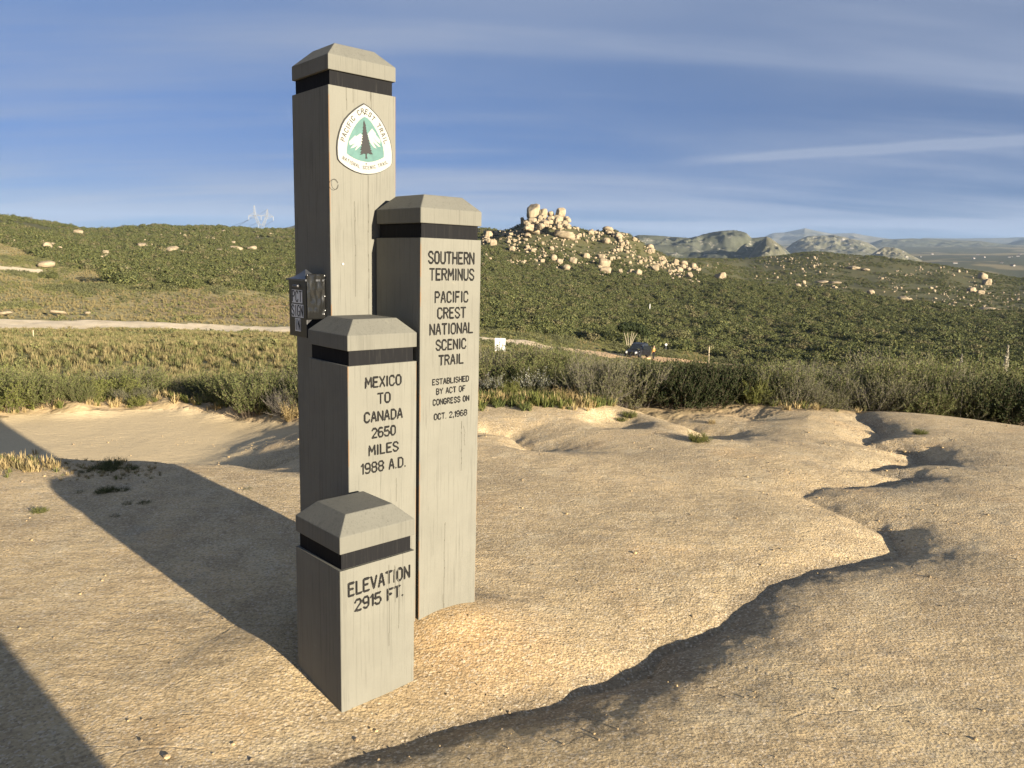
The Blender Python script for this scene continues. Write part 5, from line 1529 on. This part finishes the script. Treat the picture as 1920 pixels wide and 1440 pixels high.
    rc = [(1300, 500), (1400, 487), (1461, 480), (1522, 475), (1583, 480), (1675, 490), (1736, 497), (1797, 508), (1858, 521), (1915, 528)]
    rb = [(1300, 528), (1400, 531), (1522, 546), (1644, 561), (1767, 574), (1915, 590)]
    n = 0
    while n < 420:
        u = r.uniform(1310, 1930); a, b = np.interp(u, *zip(*rc)), np.interp(u, *zip(*rb)); v = r.uniform(a, b)
        if float(fbm(np.array([u * .018]), np.array([v * .07]), 13, 3)[0]) < r.uniform(.02, .34): continue
        w = min(1.5 * math.exp(r.gauss(0, .6)) + .7, 8); jobs.append(('right', w, u, v, w * r.uniform(.35, .7))); n += 1
    for u, v, w, h in ((1600, 503, 22, 6), (1622, 506, 16, 5), (1843, 519, 16, 14), (1850, 530, 14, 12), (1693, 561, 20, 8), (1705, 563, 10, 6), (1632, 549, 13, 9), (1822, 545, 16, 9), (1838, 549, 12, 7), (1507, 531, 7, 8), (1495, 536, 11, 8), (1540, 529, 22, 4), (1566, 531, 20, 4), (1850, 580, 24, 4), (1870, 583, 18, 4)): jobs.append(('right', w, u, v, h))
    n = 0
    while n < 90:
        u = r.uniform(-20, 556); a = np.interp(u, [0, 92, 183, 275, 397, 544], [404, 416, 434, 428, 426, 432]); v = a + 3 + (85 if u > 100 else 45) * r.random() ** 1.4
        if float(fbm(np.array([u * .02]), np.array([v * .05]), 23, 3)[0]) < r.uniform(-.1, .3): continue
        w = min(2.0 * math.exp(r.gauss(0, .6)) + .8, 9); jobs.append(('left', w, u, v, w * r.uniform(.4, .75))); n += 1
    jobs.sort(key=lambda j: -j[1])
    L = {'butte': ('pale weathered boulder among the brush of the rocky hill', 'boulders of the rocky hill'),
         'right': ('pale rock among the brush of the long low hill', 'rocks of the long low hill'),
         'left': ('small white stone in the brush below the skyline beyond the dirt road', 'white stones on the open hillside')}
    nind = 300 - 41 - len(named) - 18
    for j in jobs[:nind]: boulder(j[2], j[3], j[1], j[4], L[j[0]][0], L[j[0]][1])
    VV, FF, off = [], [], 0
    for j in jobs[nind:]:
        x, y, z = hit(j[2], j[3], 25.0); D = math.hypot(x, y); s = j[1] * D / FPX / 2; BOULDER_SPOTS.append((x, y, s))
        v0, f0 = LOWB[r.randrange(4)]; a = r.uniform(0, 6.28)
        v = v0 * np.array([s, s, s * .8]); v = np.stack([v[:, 0] * math.cos(a) - v[:, 1] * math.sin(a), v[:, 0] * math.sin(a) + v[:, 1] * math.cos(a), v[:, 2]], 1) + np.array([x, y, z + s * .35 + .25])
        VV.append(v); FF.append(f0 + off); off += len(v)
    me = mesh_np('rubble', np.concatenate(VV), np.concatenate(FF), M_BOULDER, smooth=True)
    tag(add('rubble', me), kind='stuff')
boulders()

# ------------------------------------------------------------------ pylon and lines
M_GALV = mat_plain('galvanised_steel', (.24, .25, .26), .6, .2)
def pylon():
    az = _az_of_u(493); D = 1050.0
    x, y = D * math.sin(az), D * math.cos(az); z = gz(x, y)
    H = EYE + D * el_of(az, 386) - z
    k = H / 50.0
    o = empty('pylon', (x, y, z), -az)
    tag(o, 'steel lattice power pylon on the skyline', 'pylon')
    r = .27
    bm = bmesh.new()
    def box_lattice(bm, p, q, n):
        """four legs between two squares (centre, half size), braced"""
        lv = []
        for i in range(n + 1):
            t = i / n; c = [p[0][a] + (q[0][a] - p[0][a]) * t for a in range(3)]; h = p[1] + (q[1] - p[1]) * t
            lv.append([(c[0] + sx * h, c[1] + sy * h, c[2]) for sx, sy in ((-1, -1), (1, -1), (1, 1), (-1, 1))])
        for a, b in zip(lv[:-1], lv[1:]):
            for i in range(4):
                bm_tube(bm, a[i], b[i], r, r, 4); bm_tube(bm, a[i], b[(i + 1) % 4], r * .6, r * .6, 4); bm_tube(bm, b[i], b[(i + 1) % 4], r * .6, r * .6, 4)
    box_lattice(bm, ((0, 0, -3), 6.0 * k), ((0, 0, 26 * k), 3.2 * k), 5); bm_obj('tower_body', bm, M_GALV, o)
    for s, top in ((-1, 50 * k), (1, 46 * k)):
        bm = bmesh.new(); box_lattice(bm, ((s * 2.4 * k, 0, 26 * k), 1.6 * k), ((s * 7.4 * k, 0, 38 * k), 1.2 * k), 3); box_lattice(bm, ((s * 7.4 * k, 0, 38 * k), 1.2 * k), ((s * 8.0 * k, 0, top), .4 * k), 3); bm_obj('tower_fork', bm, M_GALV, o)
    bm = bmesh.new()
    for s in (-1, 1):
        bm_tube(bm, (0, 0, 38 * k), (s * 15 * k, 0, 37 * k), r, r, 4); bm_tube(bm, (s * 7.5 * k, 0, 42 * k), (s * 15 * k, 0, 37 * k), r * .8, r * .8, 4); bm_tube(bm, (s * 7 * k, 0, 34 * k), (s * 15 * k, 0, 37 * k), r * .8, r * .8, 4)
        bm_tube(bm, (s * 7.5 * k, 0, 42 * k), (0, 0, 36 * k), r * .7, r * .7, 4)
    bm_obj('crossarm', bm, M_GALV, o)
    for s in (-15, 0, 15):
        bm = bmesh.new(); bm_tube(bm, (s * k, 0, 37 * k), (s * k, 0, 32 * k), .4, .4, 6); bm_obj('insulator', bm, M_GALV, o)
    m = Matrix.Translation((x, y, z)) @ Matrix.Rotation(-az, 4, 'Z')
    az2 = _az_of_u(330); e = Vector((1500 * math.sin(az2), 1500 * math.cos(az2), 0)); e.z = EYE + 1500 * el_of(az2, 432)
    for i, s in enumerate((-15, 0, 15, 8)):
        p0 = m @ Vector((s * k, 0, (32 if i < 3 else 46) * k)); p1 = e + Vector((s * k, 0, 0 if i < 3 else 12))
        pts = [p0.lerp(p1, t / 16) - Vector((0, 0, 18 * 4 * (t / 16) * (1 - t / 16))) for t in range(17)]
        bm = bmesh.new(); bm_chain(bm, pts, .16, 4)
        tag(bm_obj('power_line', bm, M_GALV), 'thin power line slung from the pylon towards the hill', 'power line', 'power lines at the pylon')
pylon()

# ------------------------------------------------------------------ track side things
M_BOARD = mat_plain('white_board', (.60, .59, .56), .6, .2, 12, .9)
M_PALEW = mat_plain('pale_wood', (.46, .38, .26), .85, .1, 25, .7)
def board():
    x, y, z = at(940, 58); az = math.atan2(x, y); D = 58
    ztop, zbot = EYE + D * el_of(az, 634), EYE + D * el_of(az, 658)
    o = empty('notice_board', (x, y, z), -az - .15)
    tag(o, 'white square notice board on posts between the brush and the track', 'notice board')
    w = .42
    for s in (-1, 1):
        bm = bmesh.new(); bm_box(bm, s * (w - .012) - (.40 if s > 0 else 0), s * (w - .012) + (0 if s > 0 else .40), -.012, .012, zbot - z, ztop - z, bevel=.004); bm_obj('panel', bm, M_BOARD, o)
        bm = bmesh.new(); bm_tube(bm, (s * (w - .06), .05, -.3), (s * (w - .06), .05, ztop - z - .02), .035, .035, 8); bm_obj('leg', bm, M_PALEW, o)
    bm = bmesh.new(); rr = random.Random(3)
    for j in range(3):
        for i in range(4): 
            x0 = -w + .07 + i * .09; zz = zbot - z + .10 + j * .10
            bm_box(bm, x0, x0 + rr.uniform(.03, .07), -.0155, -.0125, zz, zz + .022)
    bm_obj('print', bm, M_INK, o)
board()
def stake(u, D, v0, v1, r, label, mat, name='marker_stake', cat='stake', tilt=.03):
    x, y, z = at(u, D); az = math.atan2(x, y); zt = EYE + D * el_of(az, v1)
    bm = bmesh.new()
    bm_tube(bm, (0, 0, -.3), (tilt, 0, zt - z), r, r * .85, 8)
    bmesh.ops.bevel(bm, geom=bm.edges[:], offset=r * .15, segments=1, affect='EDGES')
    o = bm_obj(name, bm, mat); o.location = (x, y, z)
    return tag(o, label, cat)
stake(55, 44, 640, 619, .028, 'pale stake in the grass this side of the dirt road', M_PALEW)
stake(1338, 62, 682, 650, .06, 'pale wooden stake rising from the brush past the car', M_PALEW, tilt=-.05)
stake(1220, 205, 582, 570, .14, 'white stake standing on the green slope above the car', M_BOARD)
def disc_marker():
    x, y, z = at(1255, 118); az = math.atan2(x, y); zc = EYE + 118 * el_of(az, 646)
    o = empty('round_marker', (x, y, z), -az); tag(o, 'small round white marker on a thin pole behind the person', 'marker')
    bm = bmesh.new(); bm_tube(bm, (0, 0, -.2), (0, 0, zc - z), .03, .03, 6); bm_obj('pole', bm, M_GALV, o)
    bm = bmesh.new(); bm_tube(bm, (0, -.06, zc - z), (0, -.03, zc - z), .19, .19, 16); bm_obj('disc', bm, M_BOARD, o)
disc_marker()
M_SPIKE = mat_leaf('cream_spike', (.30, .27, .20), (.40, .37, .29), .2)
def yucca(u, D, v1, s, label):
    x, y, z = at(u, D); az = math.atan2(x, y); zt = EYE + D * el_of(az, v1) - z
    o = empty('yucca', (x, y, z)); tag(o, label, 'yucca')
    bm = bmesh.new(); bm_tube(bm, (0, 0, -.1), (0, 0, zt * .97), .03, .015, 6); bm_obj('stalk', bm, M_PALEW, o)
    r = np.random.default_rng(int(u)); n = 420
    zz = r.uniform(.5, 1.0, n); rad = .16 * s * np.sin(np.clip((1 - zz) / .5, 0.02, 1) * math.pi * .62) + .02
    a = r.uniform(0, 6.28, n); P = np.stack([np.cos(a) * rad * r.uniform(.3, 1, n), np.sin(a) * rad * r.uniform(.3, 1, n), zz * zt], 1)
    d = r.normal(0, 1, (n, 3)); d /= np.linalg.norm(d, axis=1)[:, None]; e = np.cross(d, r.normal(0, 1, (n, 3))); e /= np.linalg.norm(e, axis=1)[:, None]
    q = .05 * s
    V = np.stack([P - d * q, P + e * q, P + d * q, P - e * q], 1).reshape(-1, 3)
    me = mesh_np('flower_spike', V, np.arange(4 * n).reshape(-1, 4), M_SPIKE); fattr(me, 'rnd', np.repeat(r.uniform(0, 1, n), 4)); fattr(me, 'tipw', np.zeros(4 * n)); add('flower_spike', me, o)
    me = tuft_mesh(int(u), 60, 1.0, M_LEAF_O); l = add('leaves', me, o); l.scale = (.6, .6, .6)
yucca(1904, 36, 647, .55, 'tall cream flower spike of a yucca above the shrubs by the frame edge')
yucca(1818, 34, 664, .45, 'lower fading yucca spike among the grey green shrubs')

# ------------------------------------------------------------------ car
def make_car():
    D = 97.0
    x, y, z = at(1201, D); az = math.atan2(x, y)
    # local: +x forward (front faces the viewer, a little to the side), y left, z up
    head = math.atan2(-y, -x) - R(20)
    o = empty('car', (x, y, z + .02), head)
    tag(o, 'black off road car with its door open, parked on the dirt track', 'car')
    paint = NT('black_paint', .42, .35); paint.color((.012, .012, .014))
    glass = NT('dark_glass', .15, .4); glass.color((.02, .024, .028))
    tyre = mat_plain('tyre_rubber', (.015, .015, .015), .85, .1)
    rim = mat_plain('rim_alloy', (.25, .25, .26), .35, .5, metal=.8)
    lamp = mat_plain('lamp_glass', (.85, .86, .88), .12, .7)
    def loft(bm, secs):
        rings = [[bm.verts.new(p) for p in s] for s in secs]
        for a, b in zip(rings[:-1], rings[1:]):
            for i in range(len(a)): bm.faces.new((a[i], a[(i + 1) % len(a)], b[(i + 1) % len(b)], b[i]))
        bm.faces.new(rings[0][::-1]); bm.faces.new(rings[-1])
    bm = bmesh.new()
    def sec(xx, w, zb, zt, cr): return [(xx, -w, zb), (xx, w, zb), (xx, w, zt - cr), (xx, w - cr, zt), (xx, -w + cr, zt), (xx, -w, zt - cr)]
    loft(bm, [sec(-2.15, .80, .50, 1.02, .06), sec(-1.9, .88, .36, 1.06, .06), sec(.75, .90, .36, 1.08, .06), sec(1.6, .86, .38, 1.02, .09), sec(2.05, .80, .48, .92, .1), sec(2.15, .74, .52, .82, .08)])
    for fx in (-1.32, 1.32):
        for s in (-1, 1):
            m = Matrix.Translation((fx, s * .86, .42))
            bmesh.ops.create_cone(bm, cap_ends=True, segments=20, radius1=.47, radius2=.47, depth=.20, matrix=m @ Matrix.Rotation(math.pi / 2, 4, 'X'))
    bmesh.ops.recalc_face_normals(bm, faces=bm.faces[:]); bmesh.ops.bevel(bm, geom=bm.edges[:], offset=.018, segments=1, affect='EDGES'); bm_obj('body', bm, paint.m, o)
    bm = bmesh.new()
    loft(bm, [[(-2.02, -.78, 1.06), (-2.02, .78, 1.06), (-1.92, .66, 1.70), (-1.92, -.66, 1.70)], [(-1.2, -.80, 1.06), (-1.2, .80, 1.06), (-1.2, .68, 1.76), (-1.2, -.68, 1.76)], [(.1, -.80, 1.06), (.1, .80, 1.06), (.0, .66, 1.74), (.0, -.66, 1.74)], [(.95, -.78, 1.06), (.95, .78, 1.06), (.35, .62, 1.68), (.35, -.62, 1.68)]])
    bmesh.ops.recalc_face_normals(bm, faces=bm.faces[:]); bmesh.ops.bevel(bm, geom=bm.edges[:], offset=.03, segments=1, affect='EDGES'); bm_obj('cabin', bm, paint.m, o)
    def quad(name, pts, mat, th=.012):
        bm = bmesh.new(); a = [Vector(p) for p in pts]; n = (a[1] - a[0]).cross(a[2] - a[0]).normalized() * th
        v0 = [bm.verts.new(p - n) for p in a]; v1 = [bm.verts.new(p + n) for p in a]
        bm.faces.new(v0[::-1]); bm.faces.new(v1)
        for i in range(4): bm.faces.new((v0[i], v0[(i + 1) % 4], v1[(i + 1) % 4], v1[i]))
        return bm_obj(name, bm, mat, o)
    quad('windscreen', [(.90, -.68, 1.12), (.90, .68, 1.12), (.42, .56, 1.63), (.42, -.56, 1.63)], glass.m)
    for s in (-1, 1):
        quad('side_window', [(.55, s * .79, 1.12), (-.35, s * .80, 1.12), (-.35, s * .69, 1.64), (.28, s * .66, 1.62)], glass.m)
        quad('side_window', [(-.48, s * .80, 1.12), (-1.75, s * .79, 1.12), (-1.70, s * .69, 1.63), (-.48, s * .69, 1.64)], glass.m)
        bm = bmesh.new(); bm_tube(bm, (2.08, s * .60, .80), (2.17, s * .60, .80), .14, .13, 16); bm_obj('headlight', bm, lamp, o)
        bm = bmesh.new(); bm_box(bm, .52, .66, s * .98 - .10, s * .98 + .10, 1.10, 1.25, bevel=.02); bm_obj('mirror', bm, paint.m, o)
        for fx in (-1.32, 1.32):
            wl_ = empty('wheel', (fx, s * .80, .37)); wl_.parent = o
            m = Matrix.Rotation(math.pi / 2, 4, 'X')
            bm = bmesh.new(); bmesh.ops.create_cone(bm, cap_ends=True, segments=24, radius1=.37, radius2=.37, depth=.26, matrix=m); bmesh.ops.bevel(bm, geom=bm.edges[:], offset=.03, segments=1, affect='EDGES'); bm_obj('tyre', bm, tyre, wl_)
            bm = bmesh.new(); bmesh.ops.create_cone(bm, cap_ends=True, segments=16, radius1=.21, radius2=.21, depth=.285, matrix=m); bm_obj('rim', bm, rim, wl_)
    bm = bmesh.new(); bm_box(bm, 2.0, 2.26, -.82, .82, .46, .64, bevel=.04); bm_obj('bumper', bm, tyre, o)
    bm = bmesh.new()
    for i in range(7): bm_box(bm, 2.10, 2.185, -.36 + i * .11, -.30 + i * .11, .68, .86)
    bm_obj('grille', bm, tyre, o)
    # the open door on the car's left side, hinged at its front edge
    dr = empty('door', (.68, .88, 0)); dr.parent = o; dr.rotation_euler = (0, 0, -R(62) + math.pi)
    dr.rotation_euler = (0, 0, -R(66))
    bm = bmesh.new(); bm_box(bm, -1.05, -.02, -.03, .05, .42, 1.06, bevel=.02); bm_box(bm, -1.05, -1.0, -.01, .03, 1.06, 1.60); bm_box(bm, -1.05, -.30, -.01, .03, 1.58, 1.63); bm_obj('panel', bm, paint.m, dr)
    bm = bmesh.new(); bm_box(bm, -1.0, -.12, .0, .02, 1.065, 1.57); bm_obj('pane', bm, glass.m, dr)
    return o, head
car_o, car_head = make_car()

# ------------------------------------------------------------------ people
def skin_body(name, joints, edges, radii, mat, sub=2):
    me = bpy.data.meshes.new(name); me.from_pydata(joints, edges, []); me.update()
    o = bpy.data.objects.new(name, me); COL.objects.link(o)
    sk = o.modifiers.new('skin', 'SKIN')
    for i, rr in enumerate(radii): me.skin_vertices[0].data[i].radius = rr if isinstance(rr, tuple) else (rr, rr)
    me.skin_vertices[0].data[0].use_root = True
    o.modifiers.new('sub', 'SUBSURF').levels = sub
    dg = bpy.context.evaluated_depsgraph_get()
    m2 = bpy.data.meshes.new_from_object(o.evaluated_get(dg)); m2.name = name
    bpy.data.objects.remove(o)
    m2.materials.clear(); m2.materials.append(mat)
    for p in m2.polygons: p.use_smooth = True
    return m2
M_SKIN = mat_plain('skin', (.42, .25, .17), .6, .3)
def person(x, y, z, rot, label, shirt, legs, hairc, coat=False):
    o = empty('person', (x, y, z), rot); tag(o, label, 'person')
    # faces +y; standing, weight even, arms hanging and a little bent
    J = {'pel': (0, 0, .93), 'waist': (0, .01, 1.08), 'chest': (0, 0, 1.30), 'neck': (0, .0, 1.46), 'head0': (0, .015, 1.56), 'head1': (0, .02, 1.68), 'crown': (0, .01, 1.74)}
    for s, k in ((-1, 'l'), (1, 'r')):
        J.update({'hip' + k: (s * .095, 0, .90), 'kn' + k: (s * .105, .015, .49), 'an' + k: (s * .11, -.02, .09), 'toe' + k: (s * .125, .13, .035),
                  'sh' + k: (s * .175, 0, 1.40), 'el' + k: (s * .245, -.02, 1.12), 'wr' + k: (s * .235, .10, .90), 'palm' + k: (s * .228, .13, .83)})
        for i, (dx, dl) in enumerate(((-.022, .075), (-.008, .088), (.007, .084), (.021, .066))):
            J[f'f{i}{k}'] = (s * .225 + dx * .3, .135 + dx, .80); J[f'g{i}{k}'] = (s * .220 + dx * .3, .150 + dx, .80 - dl)
        J['th' + k] = (s * .215, .165, .80)
    names = list(J); ix = {n: i for i, n in enumerate(names)}
    E = [('pel', 'waist'), ('waist', 'chest'), ('chest', 'neck'), ('neck', 'head0'), ('head0', 'head1'), ('head1', 'crown')]
    for k in 'lr':
        E += [('pel', 'hip' + k), ('hip' + k, 'kn' + k), ('kn' + k, 'an' + k), ('an' + k, 'toe' + k), ('chest', 'sh' + k), ('sh' + k, 'el' + k), ('el' + k, 'wr' + k), ('wr' + k, 'palm' + k), ('palm' + k, 'th' + k)]
        for i in range(4): E += [('palm' + k, f'f{i}{k}'), (f'f{i}{k}', f'g{i}{k}')]
    rad = {'pel': (.15, .105), 'waist': (.135, .095), 'chest': (.155, .105), 'neck': .058, 'head0': (.072, .085), 'head1': (.078, .098), 'crown': (.045, .055)}
    for k in 'lr':
        rad.update({'hip' + k: .088, 'kn' + k: .058, 'an' + k: .042, 'toe' + k: (.045, .03), 'sh' + k: .058, 'el' + k: .042, 'wr' + k: .029, 'palm' + k: (.018, .036), 'th' + k: .010})
        for i in range(4): rad[f'f{i}{k}'] = .0095; rad[f'g{i}{k}'] = .0075
    add('body', skin_body('body', [J[n] for n in names], [(ix[a], ix[b]) for a, b in E], [rad[n] for n in names], M_SKIN), o)
    def cloth(nm, keep, grow, mat):
        ks = [n for n in names if n in keep]; jx = {n: i for i, n in enumerate(ks)}
        ee = [(jx[a], jx[b]) for a, b in E if a in jx and b in jx]
        rr = [tuple(q + grow for q in rad[n]) if isinstance(rad[n], tuple) else rad[n] + grow for n in ks]
        add(nm, skin_body(nm, [J[n] for n in ks], ee, rr, mat), o)
    cloth('jacket', {'pel', 'waist', 'chest', 'shl', 'shr', 'ell', 'elr', 'wrl', 'wrr'}, .022, shirt)
    cloth('trousers', {'pel', 'hipl', 'hipr', 'knl', 'knr', 'anl', 'anr'}, .015, legs)
    bm = bmesh.new(); bmesh.ops.create_uvsphere(bm, u_segments=16, v_segments=10, radius=.104, matrix=Matrix.Translation((0, -.005, 1.68)) @ Matrix.Diagonal((.9, 1.08, .95, 1)))
    bmesh.ops.delete(bm, geom=[v for v in bm.verts if v.co.y > .045 and v.co.z < 1.73 or v.co.z < 1.62], context='VERTS'); bm_obj('hair', bm, hairc, o, smooth=True)
    if coat:  # added so that the figure's cast shadow is solid
        bm = bmesh.new(); rings = []
        for zz, a, b in ((1.38, .19, .13), (1.2, .245, .17), (1.0, .27, .19), (.7, .30, .22), (.35, .34, .25), (.33, .31, .22), (.7, .27, .19), (1.0, .24, .16)):
            rings.append([bm.verts.new((a * math.cos(q * math.pi / 12) * (1 + .04 * math.cos(q * 2.1)), b * math.sin(q * math.pi / 12), zz)) for q in range(24)])
        for p0, p1 in zip(rings[:-1], rings[1:]):
            for q in range(24): bm.faces.new((p0[q], p0[(q + 1) % 24], p1[(q + 1) % 24], p1[q]))
        bmesh.ops.recalc_face_normals(bm, faces=bm.faces[:]); bm_obj('coat', bm, shirt, o, smooth=True)
    bm = bmesh.new(); bm_tube(bm, (0, .095, 1.66), (0, .122, 1.635), .010, .016, 8); bm_obj('nose', bm, M_SKIN, o)
    return o
M_OR, M_DK, M_HAIR = mat_plain('orange_cloth', (.42, .20, .06), .85, .1), mat_plain('dark_cloth', (.02, .02, .022), .85, .1), mat_plain('hair', (.30, .22, .14), .7, .2)
px_, py_, pz_ = at(1232, 97)
person(px_, py_, pz_, -math.atan2(px_, py_) + R(60), 'person in an orange jacket and dark trousers standing by the open car door', M_OR, M_DK, M_HAIR)
def crate():
    x, y, z = at(1222, 95.5); bm = bmesh.new(); bm_box(bm, -.28, .28, -.22, .22, 0, .30, bevel=.02)
    bm_box(bm, -.30, .30, -.24, .24, .30, .36, bevel=.012); bm_box(bm, -.10, .10, -.255, -.235, .18, .22)
    o = bm_obj('box', bm, mat_plain('tan_cardboard', (.46, .33, .18), .8, .1, 12, .8)); o.location = (x, y, z); o.rotation_euler = (0, 0, .4)
    tag(o, 'tan box on the ground below the open car door', 'box')
crate()
# an unseen figure added beside the camera to cast the corner shadow
hx, hy = .705, -.255
person(hx, hy, gz(hx, hy), R(40), 'unseen figure in a long coat, added beside the viewer for its shadow on the rock', M_DK, M_DK, M_HAIR, True)

# ------------------------------------------------------------------ trees by the track
def tree_by_track():
    x, y, z = at(1185, 112); az = math.atan2(x, y)
    o = empty('tree', (x, y, z)); tag(o, 'small bushy tree with pale forked stems behind the car', 'tree')
    h = EYE + 112 * el_of(az, 604) - z
    bm = bmesh.new(); rr = random.Random(2)
    tops = []
    for a in (-.9, -.35, .25, .6, 1.0):
        p = [Vector((a * .25, 0, -.2)), Vector((a * .55, rr.uniform(-.1, .1), h * .3)), Vector((a * 1.0 + rr.uniform(-.1, .1), rr.uniform(-.3, .3), h * .55)), Vector((a * 1.3, rr.uniform(-.4, .4), h * .8))]
        for i, (s, e) in enumerate(zip(p[:-1], p[1:])): bm_tube(bm, s, e, .055 - .012 * i, .043 - .012 * i, 6)
        tops.append(p[-1]); 
    bm_obj('trunk', bm, mat_plain('pale_bark', (.42, .36, .26), .9, .1, 8, .8), o)
    r = np.random.default_rng(31); n = 5200
    cs = np.array([[t.x, t.y, t.z] for t in tops] + [[-.9, .2, h * .72], [-.2, 0, h * .85], [.7, .4, h * .8], [1.6, .3, h * .68], [2.2, .4, h * .6]])
    w = r.integers(0, len(cs), n); d = r.normal(0, 1, (n, 3)); d /= np.linalg.norm(d, axis=1)[:, None]
    P = cs[w] + d * (r.uniform(.2, 1, n) ** .6 * .95)[:, None] * np.array([1, 1, .7]); P[:, 2] = np.maximum(P[:, 2], .36 * h)
    e = np.cross(d, r.normal(0, 1, (n, 3))); e /= np.linalg.norm(e, axis=1)[:, None]; f = np.cross(e, d + r.normal(0, .4, (n, 3))); s = (.11 * r.uniform(.6, 1.4, n))[:, None]
    V = np.stack([P - e * s, P + f * s * .6, P + e * s, P - f * s * .6], 1).reshape(-1, 3)
    me = mesh_np('crown', V, np.arange(4 * n).reshape(-1, 4), M_LEAF_D); fattr(me, 'rnd', np.repeat(r.uniform(0, 1, n), 4)); fattr(me, 'tipw', np.zeros(4 * n)); add('crown', me, o)
tree_by_track()
BUSH = [clump_mesh(500 + k, 2600, .05, M_LEAF_D if k == 1 else M_HILLB, .85) for k in range(3)]
def bush(u, v, w, label):
    x, y, z = hit(u, v, 25.0); s = w * math.hypot(x, y) / FPX / 1.5
    o = add('bush', BUSH[random.randrange(3)], None, (x, y, z - .1 * s), random.uniform(0, 6)); o.scale = (s, s, s * .85)
    tag(o, label, 'bush')
bush(218, 532, 56, 'broad dark bush alone in the upper field')
bush(92, 522, 22, 'small bush at the end of the upper track')
bush(298, 545, 34, 'dark bush at the field corner, with a shaded gap next to it')
bush(352, 540, 36, 'round dark bush at the edge of the hillside brush')
bush(1160, 640, 46, 'large dark round bush just behind the car')
bush(1262, 640, 50, 'dark green bush at the foot of the slope past the person')
bush(945, 614, 30, 'dark bush at the top edge of the grass strip near the SOUTHERN TERMINUS post')

# ------------------------------------------------------------------ far houses
def houses():
    wallm, roofm = mat_plain('house_wall', (.26, .25, .23), .8, .1), mat_plain('house_roof', (.20, .15, .12), .8, .1)
    def hm():
        bm = bmesh.new(); bm_box(bm, -6, 6, -4, 4, 0, 3.4); a = bpy.data.meshes.new('wall'); bm.to_mesh(a); bm.free(); a.materials.append(wallm)
        bm = bmesh.new(); vs = [bm.verts.new(p) for p in ((-6.6, -4.6, 3.41), (6.6, -4.6, 3.41), (6.6, 4.6, 3.41), (-6.6, 4.6, 3.41), (-6.6, 0, 5.6), (6.6, 0, 5.6))]
        for f in ((0, 1, 5, 4), (2, 3, 4, 5), (1, 2, 5), (3, 0, 4), (3, 2, 1, 0)): bm.faces.new([vs[i] for i in f])
        b = bpy.data.meshes.new('roof'); bm.to_mesh(b); bm.free(); b.materials.append(roofm); return a, b
    a, b = hm(); r = random.Random(4)
    for i in range(16):
        u, D = r.uniform(1660, 1925), r.uniform(1700, 3300)
        x, y, z = at(u, D)
        o = empty('house', (x, y, z - .3), r.uniform(0, 3.1)); o.scale = (.65,) * 3
        tag(o, 'tiny pale house on the valley floor', 'house', 'houses scattered on the valley floor')
        add('wall', a, o); add('roof', b, o)
houses()
build_brush()
